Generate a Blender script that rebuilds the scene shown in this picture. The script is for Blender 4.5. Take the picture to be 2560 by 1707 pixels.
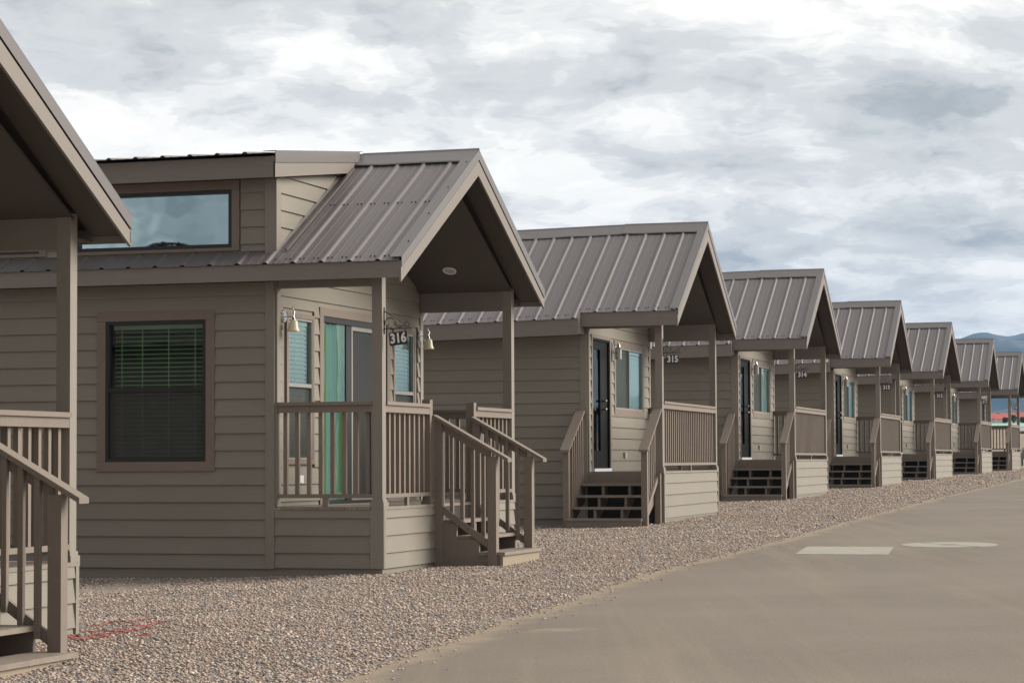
import bpy, bmesh, math, random
import numpy as np
from mathutils import Vector, Matrix, noise as mnoise
random.seed(7); RNG = np.random.default_rng(11)
R = math.radians
S = bpy.context.scene
for o in list(bpy.data.objects): bpy.data.objects.remove(o)
COL = S.collection

# ------------------------------------------------------------------ camera
F_PX, PITCH, ROLL, YAW = 6089.9, 0.0490287, -0.0051891, 1.2930607
cam_d = bpy.data.cameras.new("camera"); cam = bpy.data.objects.new("camera", cam_d)
COL.objects.link(cam); S.camera = cam
cam_d.sensor_width = 36.0; cam_d.lens = F_PX / 2560 * 36.0
cam_d.clip_start = 0.5; cam_d.clip_end = 40000
cam.matrix_world = Matrix.Rotation(math.pi / 2 + PITCH, 4, 'X') @ Matrix.Rotation(ROLL, 4, 'Z')
S.render.resolution_x = 1024; S.render.resolution_y = 682

STOPS = [(.115, (1.0, .975, .92)), (.22, (.94, .915, .87)), (.30, (.80, .79, .765)), (.395, (.64, .64, .63)), (.62, (.39, .41, .42))]
EMB = .9
# ------------------------------------------------------------------ world: sky texture under a broken cloud deck
SUN_EL, SUN_AZ = R(27), R(76)       # azimuth clockwise from +Y
w = bpy.data.worlds.new("World"); S.world = w; w.use_nodes = True
nt = w.node_tree; N = nt.nodes; L = nt.links; N.clear()
def nd(t, **k):
    n = N.new(t)
    for a, b in k.items(): setattr(n, a, b)
    return n
def wmath(op, a, b=None, clamp=False):
    n = nd('ShaderNodeMath', operation=op); n.use_clamp = clamp
    for i, v in enumerate((a, b)):
        if v is None: continue
        if isinstance(v, (int, float)): n.inputs[i].default_value = v
        else: L.new(v, n.inputs[i])
    return n.outputs[0]
sky = nd('ShaderNodeTexSky', sky_type='NISHITA'); sky.sun_disc = False
sky.sun_elevation = SUN_EL; sky.sun_rotation = SUN_AZ; sky.air_density = 1.2; sky.dust_density = 1.5
bg1 = nd('ShaderNodeBackground'); bg1.inputs[1].default_value = 0.08; L.new(sky.outputs[0], bg1.inputs[0])
tc = nd('ShaderNodeTexCoord'); sp = nd('ShaderNodeSeparateXYZ'); L.new(tc.outputs['Generated'], sp.inputs[0])
zc = wmath('MAXIMUM', sp.outputs[2], 0.0)
den = wmath('ADD', zc, 0.25)
cb = nd('ShaderNodeCombineXYZ')
L.new(wmath('DIVIDE', sp.outputs[0], den), cb.inputs[0]); L.new(wmath('DIVIDE', sp.outputs[1], den), cb.inputs[1])
def wmap(src, off):
    m = nd('ShaderNodeMapping'); m.inputs['Location'].default_value = off; L.new(src, m.inputs[0]); return m.outputs[0]
def wnoise(src, scale, detail, rough, dist, off, col=False):
    n = nd('ShaderNodeTexNoise'); n.inputs['Scale'].default_value = scale; n.inputs['Detail'].default_value = detail
    n.inputs['Roughness'].default_value = rough; n.inputs['Distortion'].default_value = dist
    L.new(wmap(src, off), n.inputs['Vector']); return n.outputs['Color' if col else 'Fac']
# domain warp so that the billows curl
wc = wnoise(cb.outputs[0], 4.5, 6, .62, 0, (5.0, 2.0, 0), True)
sc_ = nd('ShaderNodeVectorMath', operation='MULTIPLY_ADD'); sc_.inputs[1].default_value = (.17, .17, 0); L.new(wc, sc_.inputs[0]); L.new(cb.outputs[0], sc_.inputs[2])
wp = sc_.outputs[0]
def billow(off):
    v = nd('ShaderNodeTexVoronoi', feature='F1', voronoi_dimensions='2D'); v.inputs['Scale'].default_value = 3.8; v.inputs['Detail'].default_value = 4.0
    v.inputs['Roughness'].default_value = .58; v.inputs['Lacunarity'].default_value = 2.2; v.normalize = True
    L.new(wmap(wp, off), v.inputs['Vector'])
    a = wnoise(wp, 2.0, 12, .60, 0, off)
    return wmath('ADD', wmath('MULTIPLY', v.outputs['Distance'], -.55), a), a
OFF = (1.2, 9.6, 0.0)
(b0, a0_) = billow(OFF); a1_ = wnoise(wp, 2.0, 12, .60, 0, (OFF[0], OFF[1] + .10, 0.0))
mixv = wmath('ADD', b0, wmath('MULTIPLY', wmath('SUBTRACT', a0_, a1_), EMB))
rp = nd('ShaderNodeValToRGB'); cr = rp.color_ramp; cr.interpolation = 'EASE'
for e_ in range(len(STOPS) - 2): cr.elements.new(.5)
for e_, (p_, c_) in zip(cr.elements, STOPS): e_.position = p_; e_.color = (*c_, 1)
L.new(mixv, rp.inputs[0])
bg2 = nd('ShaderNodeBackground'); L.new(rp.outputs[0], bg2.inputs[0])
# added brightness gradient, centred off the sun; dims unseen sky to darken the walls
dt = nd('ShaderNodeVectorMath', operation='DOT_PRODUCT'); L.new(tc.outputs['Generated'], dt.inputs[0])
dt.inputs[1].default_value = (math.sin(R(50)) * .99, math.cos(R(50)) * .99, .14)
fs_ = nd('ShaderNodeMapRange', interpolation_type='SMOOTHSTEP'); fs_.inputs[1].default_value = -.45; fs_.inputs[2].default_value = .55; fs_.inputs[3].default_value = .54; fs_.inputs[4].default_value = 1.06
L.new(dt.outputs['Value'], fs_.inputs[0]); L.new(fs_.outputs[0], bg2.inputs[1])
# small blue gaps where the cloud is thinnest
gap = nd('ShaderNodeMapRange'); gap.inputs[1].default_value = -.12; gap.inputs[2].default_value = -.06
gap.inputs[3].default_value = 0; gap.inputs[4].default_value = 1; L.new(mixv, gap.inputs[0])
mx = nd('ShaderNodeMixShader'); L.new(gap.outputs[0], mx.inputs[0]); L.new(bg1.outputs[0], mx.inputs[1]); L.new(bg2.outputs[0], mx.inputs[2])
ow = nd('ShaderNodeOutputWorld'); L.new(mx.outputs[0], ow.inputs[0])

# ------------------------------------------------------------------ sun behind cloud
sd = bpy.data.lights.new("sun", 'SUN'); sun = bpy.data.objects.new("sun", sd); COL.objects.link(sun)
sd.energy = 4.3; sd.angle = R(38); sd.color = (1.0, .94, .83)
sdir = Vector((math.sin(SUN_AZ) * math.cos(SUN_EL), math.cos(SUN_AZ) * math.cos(SUN_EL), math.sin(SUN_EL)))
sun.rotation_euler = sdir.to_track_quat('Z', 'Y').to_euler()

S.view_settings.view_transform = 'Standard'; S.view_settings.look = 'None'
S.view_settings.gamma = 1; S.view_settings.exposure = .22; S.view_settings.use_curve_mapping = False
S.render.engine = 'CYCLES'
S.cycles.max_bounces = 8; S.cycles.volume_bounces = 0

# ------------------------------------------------------------------ materials
MATS = {}
def mat(name, col, rough=.6, metal=0., var=.0, vscale=3., grain=0., gscale=(1, 1, 1), bump=0., spec=.5, objrand=0., dirt=None, bdist=.002):
    m = bpy.data.materials.new(name); m.use_nodes = True; t = m.node_tree; n = t.nodes; l = t.links
    b = n['Principled BSDF']; b.inputs['Roughness'].default_value = rough; b.inputs['Metallic'].default_value = metal
    b.inputs['Specular IOR Level'].default_value = spec
    tcn = n.new('ShaderNodeTexCoord')
    rgb = n.new('ShaderNodeRGB'); rgb.outputs[0].default_value = (*col, 1); cur = rgb.outputs[0]
    def hsv(cur, fac_socket, amt):
        h = n.new('ShaderNodeHueSaturation'); r = n.new('ShaderNodeMapRange')
        r.inputs[1].default_value = 0; r.inputs[2].default_value = 1
        r.inputs[3].default_value = 1 - amt; r.inputs[4].default_value = 1 + amt
        l.new(fac_socket, r.inputs[0]); l.new(r.outputs[0], h.inputs['Value']); l.new(cur, h.inputs['Color']); return h.outputs[0]
    if var:
        no = n.new('ShaderNodeTexNoise'); no.inputs['Scale'].default_value = vscale; no.inputs['Detail'].default_value = 6
        l.new(tcn.outputs['Object'], no.inputs['Vector']); cur = hsv(cur, no.outputs['Fac'], var)
    if objrand:
        oi = n.new('ShaderNodeObjectInfo'); cur = hsv(cur, oi.outputs['Random'], objrand)
    if dirt:
        no = n.new('ShaderNodeTexNoise'); no.inputs['Scale'].default_value = dirt[1]; no.inputs['Detail'].default_value = 8
        no.inputs['Roughness'].default_value = .65
        l.new(tcn.outputs['Object'], no.inputs['Vector'])
        r = n.new('ShaderNodeMapRange'); r.inputs[1].default_value = .5; r.inputs[2].default_value = .75; r.inputs[4].default_value = dirt[2]
        l.new(no.outputs['Fac'], r.inputs[0])
        mm = n.new('ShaderNodeMixRGB'); mm.inputs[2].default_value = (*dirt[0], 1); l.new(r.outputs[0], mm.inputs[0]); l.new(cur, mm.inputs[1]); cur = mm.outputs[0]
    if grain:
        mp = n.new('ShaderNodeMapping'); mp.inputs['Scale'].default_value = gscale; l.new(tcn.outputs['Object'], mp.inputs[0])
        no = n.new('ShaderNodeTexNoise'); no.inputs['Scale'].default_value = 1; no.inputs['Detail'].default_value = 5
        no.inputs['Distortion'].default_value = 1.2
        l.new(mp.outputs[0], no.inputs['Vector']); cur = hsv(cur, no.outputs['Fac'], grain)
        if bump:
            bp = n.new('ShaderNodeBump'); bp.inputs['Strength'].default_value = bump; bp.inputs['Distance'].default_value = bdist
            l.new(no.outputs['Fac'], bp.inputs['Height']); l.new(bp.outputs[0], b.inputs['Normal'])
    elif bump:
        no = n.new('ShaderNodeTexNoise'); no.inputs['Scale'].default_value = vscale * 8; no.inputs['Detail'].default_value = 5
        l.new(tcn.outputs['Object'], no.inputs['Vector'])
        bp = n.new('ShaderNodeBump'); bp.inputs['Strength'].default_value = bump; bp.inputs['Distance'].default_value = bdist
        l.new(no.outputs['Fac'], bp.inputs['Height']); l.new(bp.outputs[0], b.inputs['Normal'])
    l.new(cur, b.inputs['Base Color']); MATS[name] = m; return m
TAUPE = (.226, .201, .166)
mat('siding_long', TAUPE, .62, var=.07, vscale=1.3, grain=.10, gscale=(9, 3, 110), bump=.5, objrand=.035, dirt=((.30, .24, .17), 2.3, .22))
mat('siding_cross', TAUPE, .62, var=.07, vscale=1.3, grain=.10, gscale=(3, 9, 110), bump=.5, objrand=.035, dirt=((.30, .24, .17), 2.3, .22))
mat('trim', (.240, .212, .178), .6, var=.06, vscale=2, grain=.12, gscale=(60, 60, 6), bump=.55, objrand=.03)
mat('trim_h', (.212, .184, .162), .6, var=.06, vscale=2, grain=.12, gscale=(60, 7, 70), bump=.5, objrand=.03)
mat('window_trim', (.200, .155, .128), .62, var=.08, vscale=4, grain=.10, gscale=(30, 30, 30), bump=.4, objrand=.03)
mat('rail', (.210, .168, .138), .6, var=.10, vscale=3, grain=.14, gscale=(30, 30, 9), bump=.3, objrand=.05, dirt=((.16, .12, .09), 6, .35))
mat('tread', (.225, .185, .155), .65, var=.12, vscale=5, grain=.10, gscale=(9, 20, 9), objrand=.05, dirt=((.34, .28, .20), 5, .5))
mat('riser', (.30, .245, .175), .65, var=.12, vscale=4, grain=.1, gscale=(5, 30, 40), bump=.2, dirt=((.22, .16, .10), 4, .4))
mat('roof_metal', (.172, .150, .151), .44, metal=.1, var=.05, vscale=1.5, bump=.05, objrand=.03, bdist=.004)
mat('roof_trim', (.185, .165, .160), .36, metal=.3, var=.05, vscale=1.5, bump=.06, bdist=.004)
mat('soffit', (.080, .067, .057), .7, var=.05, vscale=2)  # taupe paint, its base colour darkened for the shade under the roof
mat('black_frame', (.018, .017, .017), .4)
mat('door_black', (.012, .013, .013), .45, var=.2, vscale=3, spec=.08)
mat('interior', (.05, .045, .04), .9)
mat('blind', (.56, .61, .50), .6)
mat('blind_front', (.62, .72, .68), .6)
mat('white_plastic', (.75, .76, .77), .45)
mat('grey_box', (.45, .44, .43), .4)
mat('red_plastic', (.30, .07, .05), .4)
mat('sign_black', (.022, .018, .018), .45)
mat('sign_white', (.78, .78, .78), .5)
mat('iron', (.04, .035, .032), .4, metal=.5)
mat('nickel', (.55, .53, .50), .25, metal=.9)
mat('shade_glass', (.72, .66, .48), .35)
mat('lantern_glass', (.55, .55, .50), .22)
mat('screw', (.10, .09, .085), .4, metal=.5)
mat('concrete', (.345, .32, .265), .85, var=.15, vscale=2.5, bump=.3, dirt=((.27, .22, .16), 2.2, .75))
mat('concrete_dark', (.20, .17, .13), .85)
mat('red_paint', (.30, .075, .065), .7)
mat('alu_frame', (.30, .29, .27), .45, metal=.3)

def glass(name, tint, rough=.02, ior=1.9, gcol=(.86, .95, 1)):
    m = bpy.data.materials.new(name); m.use_nodes = True; t = m.node_tree; n = t.nodes; l = t.links; n.clear()
    o = n.new('ShaderNodeOutputMaterial'); tr = n.new('ShaderNodeBsdfTransparent'); tr.inputs[0].default_value = (*tint, 1)
    gl = n.new('ShaderNodeBsdfGlossy'); gl.inputs['Roughness'].default_value = rough; gl.inputs[0].default_value = (*gcol, 1)
    fr = n.new('ShaderNodeFresnel'); fr.inputs[0].default_value = ior
    tcn = n.new('ShaderNodeTexCoord'); no = n.new('ShaderNodeTexNoise'); no.inputs['Scale'].default_value = 1.6; no.inputs['Detail'].default_value = 2
    l.new(tcn.outputs['Object'], no.inputs['Vector']); bp = n.new('ShaderNodeBump'); bp.inputs['Strength'].default_value = .12; bp.inputs['Distance'].default_value = .02
    l.new(no.outputs['Fac'], bp.inputs['Height']); l.new(bp.outputs[0], gl.inputs['Normal'])
    mx = n.new('ShaderNodeMixShader'); l.new(fr.outputs[0], mx.inputs[0]); l.new(tr.outputs[0], mx.inputs[1]); l.new(gl.outputs[0], mx.inputs[2])
    l.new(mx.outputs[0], o.inputs[0]); MATS[name] = m
glass('glass', (.56, .72, .58), ior=1.6); glass('glass_dark', (.25, .29, .31), ior=1.22); glass('glass_blue', (.88, 1.0, .96), ior=1.9); glass('glass_dormer', (.5, .62, .6), ior=3.2, gcol=(.50, .66, .72))
def screen_mat():
    m = bpy.data.materials.new('insect_screen'); m.use_nodes = True; t = m.node_tree; n = t.nodes; l = t.links; n.clear()
    o = n.new('ShaderNodeOutputMaterial'); tr = n.new('ShaderNodeBsdfTransparent'); df = n.new('ShaderNodeBsdfDiffuse'); df.inputs[0].default_value = (.085, .085, .08, 1)
    mx = n.new('ShaderNodeMixShader'); mx.inputs[0].default_value = .62; l.new(tr.outputs[0], mx.inputs[1]); l.new(df.outputs[0], mx.inputs[2]); l.new(mx.outputs[0], o.inputs[0])
    MATS['screen'] = m
screen_mat()
def curtain_mat():
    m = bpy.data.materials.new('curtain'); m.use_nodes = True; t = m.node_tree; n = t.nodes; l = t.links
    b = n['Principled BSDF']; b.inputs['Roughness'].default_value = .8
    tcn = n.new('ShaderNodeTexCoord'); s = n.new('ShaderNodeSeparateXYZ'); l.new(tcn.outputs['Object'], s.inputs[0])
    mr = n.new('ShaderNodeMapRange'); mr.inputs[1].default_value = 1.31; mr.inputs[2].default_value = 2.05; l.new(s.outputs[0], mr.inputs[0])
    r = n.new('ShaderNodeValToRGB'); r.color_ramp.interpolation = 'LINEAR'
    e = r.color_ramp.elements; e[0].position = 0; e[0].color = (.34, .50, .22, 1); e[1].position = 1; e[1].color = (.26, .42, .20, 1)
    for p_, c_ in ((.22, (.40, .56, .26)), (.30, (.50, .68, .64)), (.48, (.60, .76, .78)), (.60, (.44, .62, .62)), (.72, (.52, .70, .68)), (.80, (.24, .42, .18))):
        q = e.new(p_); q.color = (*c_, 1)
    l.new(mr.outputs[0], r.inputs[0]); l.new(r.outputs[0], b.inputs['Base Color']); MATS['curtain'] = m
curtain_mat()

# ------------------------------------------------------------------ mesh building
class MB:
    def __init__(s): s.v = []; s.f = []
    def add(s, vs, fs):
        k = len(s.v); s.v += [tuple(x) for x in vs]; s.f += [tuple(i + k for i in f) for f in fs]; return s
    def box(s, x0, x1, y0, y1, z0, z1):
        v = [(x, y, z) for z in (z0, z1) for y in (y0, y1) for x in (x0, x1)]
        return s.add(v, [(0, 2, 3, 1), (4, 5, 7, 6), (0, 1, 5, 4), (2, 6, 7, 3), (0, 4, 6, 2), (1, 3, 7, 5)])
    def prism(s, poly, d):                 # poly: 3D points, d: extrusion vector
        n = len(poly); a = [Vector(p) for p in poly]; d = Vector(d)
        return s.add([*a, *[p + d for p in a]], [tuple(range(n)), tuple(range(2 * n - 1, n - 1, -1))] + [(i, i + n, (i + 1) % n + n, (i + 1) % n) for i in range(n)])
    def tube(s, pts, r, n=8, close=True):
        pts = [Vector(p) for p in pts]; rings = []
        for i, p in enumerate(pts):
            t = (pts[min(i + 1, len(pts) - 1)] - pts[max(i - 1, 0)]).normalized()
            a = t.cross(Vector((0, 0, 1)) if abs(t.z) < .9 else Vector((1, 0, 0))).normalized(); b = t.cross(a)
            rr = r[i] if isinstance(r, (list, tuple)) else r
            rings += [p + a * (rr * math.cos(k * 2 * math.pi / n)) + b * (rr * math.sin(k * 2 * math.pi / n)) for k in range(n)]
        fs = [(i * n + k, i * n + (k + 1) % n, (i + 1) * n + (k + 1) % n, (i + 1) * n + k) for i in range(len(pts) - 1) for k in range(n)]
        if close: fs += [tuple(range(n)), tuple(range((len(pts) - 1) * n, len(pts) * n))]
        return s.add(rings, fs)
    def build(s, name, m, parent=None, smooth=False, weld=True):
        me = bpy.data.meshes.new(name); me.from_pydata(s.v, [], s.f)
        if weld:
            b = bmesh.new(); b.from_mesh(me); bmesh.ops.recalc_face_normals(b, faces=b.faces); b.to_mesh(me); b.free()
        me.materials.append(MATS[m] if isinstance(m, str) else m)
        if smooth:
            for p in me.polygons: p.use_smooth = True
        o = bpy.data.objects.new(name, me); COL.objects.link(o)
        if parent is not None: o.parent = parent
        return o
def empty(name, loc=(0, 0, 0), rz=0):
    o = bpy.data.objects.new(name, None); COL.objects.link(o); o.location = loc; o.rotation_euler = (0, 0, rz); o.empty_display_size = .3; return o
def tag(o, label=None, cat=None, group=None, kind=None):
    if label: o['label'] = label
    if cat: o['category'] = cat
    if group: o['group'] = group
    if kind: o['kind'] = kind
    return o
def copy_tree(o, parent=None):
    c = o.copy(); COL.objects.link(c); c.parent = parent
    for ch in list(o.children): copy_tree(ch, c)
    return c

# ------------------------------------------------------------------ terrain height
GC = (-1.38415791, .0227417929, .0143339423, -9.86798022e-05)
def sstep(a, b, x):
    t = min(1, max(0, (x - a) / (b - a))); return t * t * (3 - 2 * t)
GP = [(-2.84, 15.69, -0.009), (-3.12, 17.51, 0.056), (-4.54, 25.56, -0.005), (-2.54, 24.95, -0.026), (-1.31, 24.58, 0.02), (-0.83, 26.15, -0.002), (-0.15, 25.95, -0.023), (0.3, 27.11, -0.029), (0.74, 37.37, -0.017), (2.3, 37.06, 0.005), (3.55, 41.65, -0.004), (4.15, 48.35, 0.031), (5.75, 49.22, 0.015), (6.98, 53.68, -0.004), (9.19, 60.64, 0.002), (10.41, 65.07, -0.018), (12.54, 72.15, -0.01), (13.77, 76.33, 0.007), (16.17, 83.98, 0.006), (17.43, 88.5, 0.022), (19.64, 95.89, 0.007), (20.95, 100.44, -0.024)]
def gz0(x, y):
    yy = min(max(y, -10), 96); xx = min(max(x, -9), .29 * max(y, 0) + 6); xx = min(xx, 24)
    z = GC[0] + GC[1] * xx + GC[2] * yy + GC[3] * yy * yy
    sw = .3; sz = 0.0
    for a, b, r in GP:
        d2 = (x - a) ** 2 + (y - b) ** 2
        if d2 < 60:
            k = math.exp(-d2 / (1.6 if b < 30 else 5.0)); sw += k; sz += k * r
    return z + sz / sw - .012
def gz(x, y):
    z = gz0(x, y)
    if y > 150: z += 8.6 * (sstep(150, 520, y) * .75 + sstep(500, 900, y) * .55)
    return z
def edge_x(y):                           # road's left edge
    pts = [(-30, -9.5), (0, -4.3), (13.03, -1.2), (14.8, -.82), (17.3, -.24), (20.1, .45), (24, 1.38), (29.2, 3.05), (38.8, 5.75), (51, 9.3), (67.7, 14.1), (100, 23.6), (140, 35.5)]
    for (a, b), (c, d) in zip(pts, pts[1:]):
        if y <= c: return b + (d - b) * (y - a) / (c - a)
    return pts[-1][1] + .3 * (y - 140)
def gravel_z(x, y):
    z = gz(x, y) - .004 + .016 * mnoise.noise(Vector((x * .9, y * .9, 0)))
    e = edge_x(y) - x
    if e < 0: return gz(x, y) + .0
    return z - .012 * (1 - sstep(0, .5, e))

# ================================================================== CABINS
W, D = 4.54, 1.165
P = .108                                  # post size
EXP = .1765
def LV(k, base): return base + EXP * k

def clip(poly, a, b, c):                  # keep a*x+b*y<=c
    out = []
    for i in range(len(poly)):
        p, q = poly[i], poly[(i + 1) % len(poly)]
        fp, fq = a * p[0] + b * p[1] - c, a * q[0] + b * q[1] - c
        if fp <= 0: out.append(p)
        if fp * fq < 0:
            t = fp / (fp - fq); out.append((p[0] + t * (q[0] - p[0]), p[1] + t * (q[1] - p[1])))
    return out

def siding(parent, M, s0, s1, w0, w1, base, matname, holes=(), clips=(), th=.021, name='siding_board'):
    """lap boards on plane M(s,w,d); holes = (s0,s1,w0,w1) ; clips half planes in (s,w)"""
    k = math.floor((w0 - base) / EXP + 1e-6)
    while LV(k, base) < w1 - 1e-4:
        lo, hi = max(LV(k, base), w0), min(LV(k + 1, base), w1)
        rects = [(s0, s1, lo, hi)]
        for h in holes:
            nr = []
            for (a, b, c, d) in rects:
                if h[0] >= b or h[1] <= a or h[2] >= d or h[3] <= c: nr.append((a, b, c, d)); continue
                if h[0] > a: nr.append((a, h[0], c, d))
                if h[1] < b: nr.append((h[1], b, c, d))
                if h[2] > c + .002: nr.append((max(a, h[0]), min(b, h[1]), c, h[2]))
                if h[3] < d - .002: nr.append((max(a, h[0]), min(b, h[1]), h[3], d))
            rects = nr
        for (a, b, c, d) in rects:
            if b - a < .01 or d - c < .006: continue
            poly = [(a, c), (b, c), (b, d), (a, d)]
            for cl in clips: poly = clip(poly, *cl)
            if len(poly) < 3: continue
            wl = LV(k, base)
            dep = lambda w_: th - (th - .003) * (w_ - wl) / EXP
            fr = [M(s, w_, dep(w_)) for s, w_ in poly]; bk = [M(s, w_, -.003) for s, w_ in poly]
            n = len(poly)
            MB().add(fr + bk, [tuple(range(n))] + [(i, i + n, (i + 1) % n + n, (i + 1) % n) for i in range(n)]).build(name, matname, parent)
        k += 1

def mbox(mb, M, s0, s1, w0, w1, d0, d1):
    v = [M(s, w_, d) for d in (d0, d1) for w_ in (w0, w1) for s in (s0, s1)]
    return mb.add(v, [(0, 2, 3, 1), (4, 5, 7, 6), (0, 1, 5, 4), (2, 6, 7, 3), (0, 4, 6, 2), (1, 3, 7, 5)])

def backing(parent, name, M, s0, s1, w0, w1, holes, m, clips=()):
    ss = sorted({s0, s1, *[h[0] for h in holes], *[h[1] for h in holes]}); ws = sorted({w0, w1, *[h[2] for h in holes], *[h[3] for h in holes]})
    mb = MB()
    for a, b in zip(ss, ss[1:]):
        for c, d in zip(ws, ws[1:]):
            if any(h[0] <= a and b <= h[1] and h[2] <= c and d <= h[3] for h in holes): continue
            poly = [(a, c), (b, c), (b, d), (a, d)]
            for cl in clips: poly = clip(poly, *cl)
            if len(poly) >= 3:
                mb.prism([M(s, w_, -.004) for s, w_ in poly], Vector(M(0, 0, -.03)) - Vector(M(0, 0, -.004)))
    return mb.build(name, m, parent)

def window(parent, M, s0, s1, w0, w1, trim=.09, mid=None, vert=False, blinds=True, glassm='glass', slat='blind', screen=True, name='window', frame=.035, head=None, frame_mat='black_frame', trims=True, slat_ang=.5, trim_b=None, bd=.105, pd=.03):
    """s0..s1,w0..w1 = outer frame of the sash; trim boards lie outside it"""
    head = head or trim; tb = trim_b or trim
    f = MB()
    mbox(f, M, s0, s0 + frame, w0, w1, -.06, .016); mbox(f, M, s1 - frame, s1, w0, w1, -.06, .016)
    mbox(f, M, s0 + frame, s1 - frame, w0, w0 + frame, -.06, .015); mbox(f, M, s0 + frame, s1 - frame, w1 - frame, w1, -.06, .015)
    if mid is not None:
        if vert: mbox(f, M, mid - .018, mid + .018, w0 + frame, w1 - frame, -.04, .013)
        else: mbox(f, M, s0 + frame, s1 - frame, mid - .02, mid + .02, -.04, .013)
    # recess box behind
    mbox(f, M, s0, s1, w0 - .002, w0, -.22, -.06); mbox(f, M, s0, s1, w1, w1 + .002, -.22, -.06)
    mbox(f, M, s0 - .002, s0, w0, w1, -.22, -.06); mbox(f, M, s1, s1 + .002, w0, w1, -.22, -.06)
    fo = f.build(name, frame_mat, parent)
    if trims:
        for (a, b, c, d) in ((s0 - trim, s0, w0, w1), (s1, s1 + trim, w0, w1), (s0 - trim, s1 + trim, w1, w1 + head), (s0 - trim, s1 + trim, w0 - tb, w0)):
            mbox(MB(), M, a + .001, b - .001, c + .001, d - .001, -.003, .022 + (.002 if d - c < b - a else 0)).build('trim_board', 'window_trim', fo)
    g0, g1, h0, h1 = s0 + frame, s1 - frame, w0 + frame, w1 - frame
    regs = [(g0, g1, h0, h1, False)]
    if mid is not None: regs = [(g0, mid - .018, h0, h1, screen), (mid + .018, g1, h0, h1, False)] if vert else [(g0, g1, h0, mid - .02, screen), (g0, g1, mid + .02, h1, False)]
    for i, (a, b, c, d, sc) in enumerate(regs):
        dd = -pd if not sc else -pd - .006
        MB().add([M(a, c, dd), M(b, c, dd), M(b, d, dd), M(a, d, dd)], [(0, 1, 2, 3)]).build('pane', glassm, fo, weld=False)
        if sc: MB().add([M(a, c, -.012), M(b, c, -.012), M(b, d, -.012), M(a, d, -.012)], [(0, 1, 2, 3)]).build('insect_screen', 'screen', fo, weld=False)
    if blinds:
        z = h0 + .03; n = 0; step = .046
        while z < h1 - .05:
            hh = .024 * math.sin(slat_ang); dp = .024 * math.cos(slat_ang)
            MB().add([M(g0 + .02, z - hh, -bd + dp), M(g1 - .02, z - hh, -bd + dp), M(g1 - .02, z + hh, -bd - dp), M(g0 + .02, z + hh, -bd - dp),
                      M(g0 + .02, z - hh - .002, -bd + dp), M(g1 - .02, z - hh - .002, -bd + dp), M(g1 - .02, z + hh - .002, -bd - dp), M(g0 + .02, z + hh - .002, -bd - dp)],
                     [(0, 1, 2, 3), (4, 5, 6, 7), (0, 1, 5, 4)]).build('blind_slat', slat, fo, weld=False)
            z += step; n += 1
        hb = mbox(MB(), M, g0 + .01, g1 - .01, h1 - .045, h1 - .005, -bd - .025, -bd + .02)
        for q in (.12, .4, .68, .9):
            sx = g0 + q * (g1 - g0); mbox(hb, M, sx - .004, sx + .004, h0 + .02, h1 - .04, -bd + .024, -bd + .026)
        hb.build('blind_headrail', slat, fo)
    mbox(MB(), M, s0, s1, w0, w1, -.26, -.24).build('dark_room', 'interior', fo)
    return fo

RIB = .305
def rib_profile(v0, v1, phase=0.0):
    """(v, height) corrugation between v0 and v1, major ribs at phase + k*RIB"""
    pts = []
    k = math.floor((v0 - phase) / RIB) - 1
    while phase + k * RIB < v1 + RIB:
        c = phase + k * RIB
        for dv, h in ((-.034, 0), (-.012, .020), (.012, .020), (.034, 0), (.082, 0), (.092, .003), (.105, .003), (.115, 0), (.190, 0), (.200, .003), (.213, .003), (.223, 0)):
            pts.append((c + dv, h))
        k += 1
    pts.sort(); out = []
    def hh(v):
        for (a, x), (b, y) in zip(pts, pts[1:]):
            if a <= v <= b: return x + (y - x) * (v - a) / (b - a) if b > a else x
        return 0
    out = [(v0, hh(v0))] + [p for p in pts if v0 + 1e-4 < p[0] < v1 - 1e-4] + [(v1, hh(v1))]
    return out

def roof_sheet(parent, v0, v1, u_e, w_e, u_r, w_r, phase, H, sag=0.0, name='roof_panel', vj=None, m='roof_metal'):
    """sheets .915 wide running up the slope from (u_e,w_e) to (u_r,w_r)"""
    nrm = Vector((-(w_r - w_e), 0, (u_r - u_e))).normalized()
    if nrm.z < 0: nrm = -nrm
    a = v0
    start = v0
    while start < v1 - .02:
        end = min(v1, start + 3 * RIB)
        pr = rib_profile(start, end, phase); n = len(pr); vs = []
        for (uu, ww) in ((u_e, w_e), (u_r, w_r)):
            for off in (0, -.0025):
                for v, h in pr:
                    q = Vector((uu, v, ww + H - sag * max(0, v - D))) + nrm * (h + off); vs.append(q)
        fs = []
        for i in range(n - 1):
            fs += [(i, i + 1, 2 * n + i + 1, 2 * n + i), (n + i, 3 * n + i, 3 * n + i + 1, n + i + 1), (i, n + i, n + i + 1, i + 1)]
        MB().add(vs, fs).build(name, m, parent)
        start = end

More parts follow.
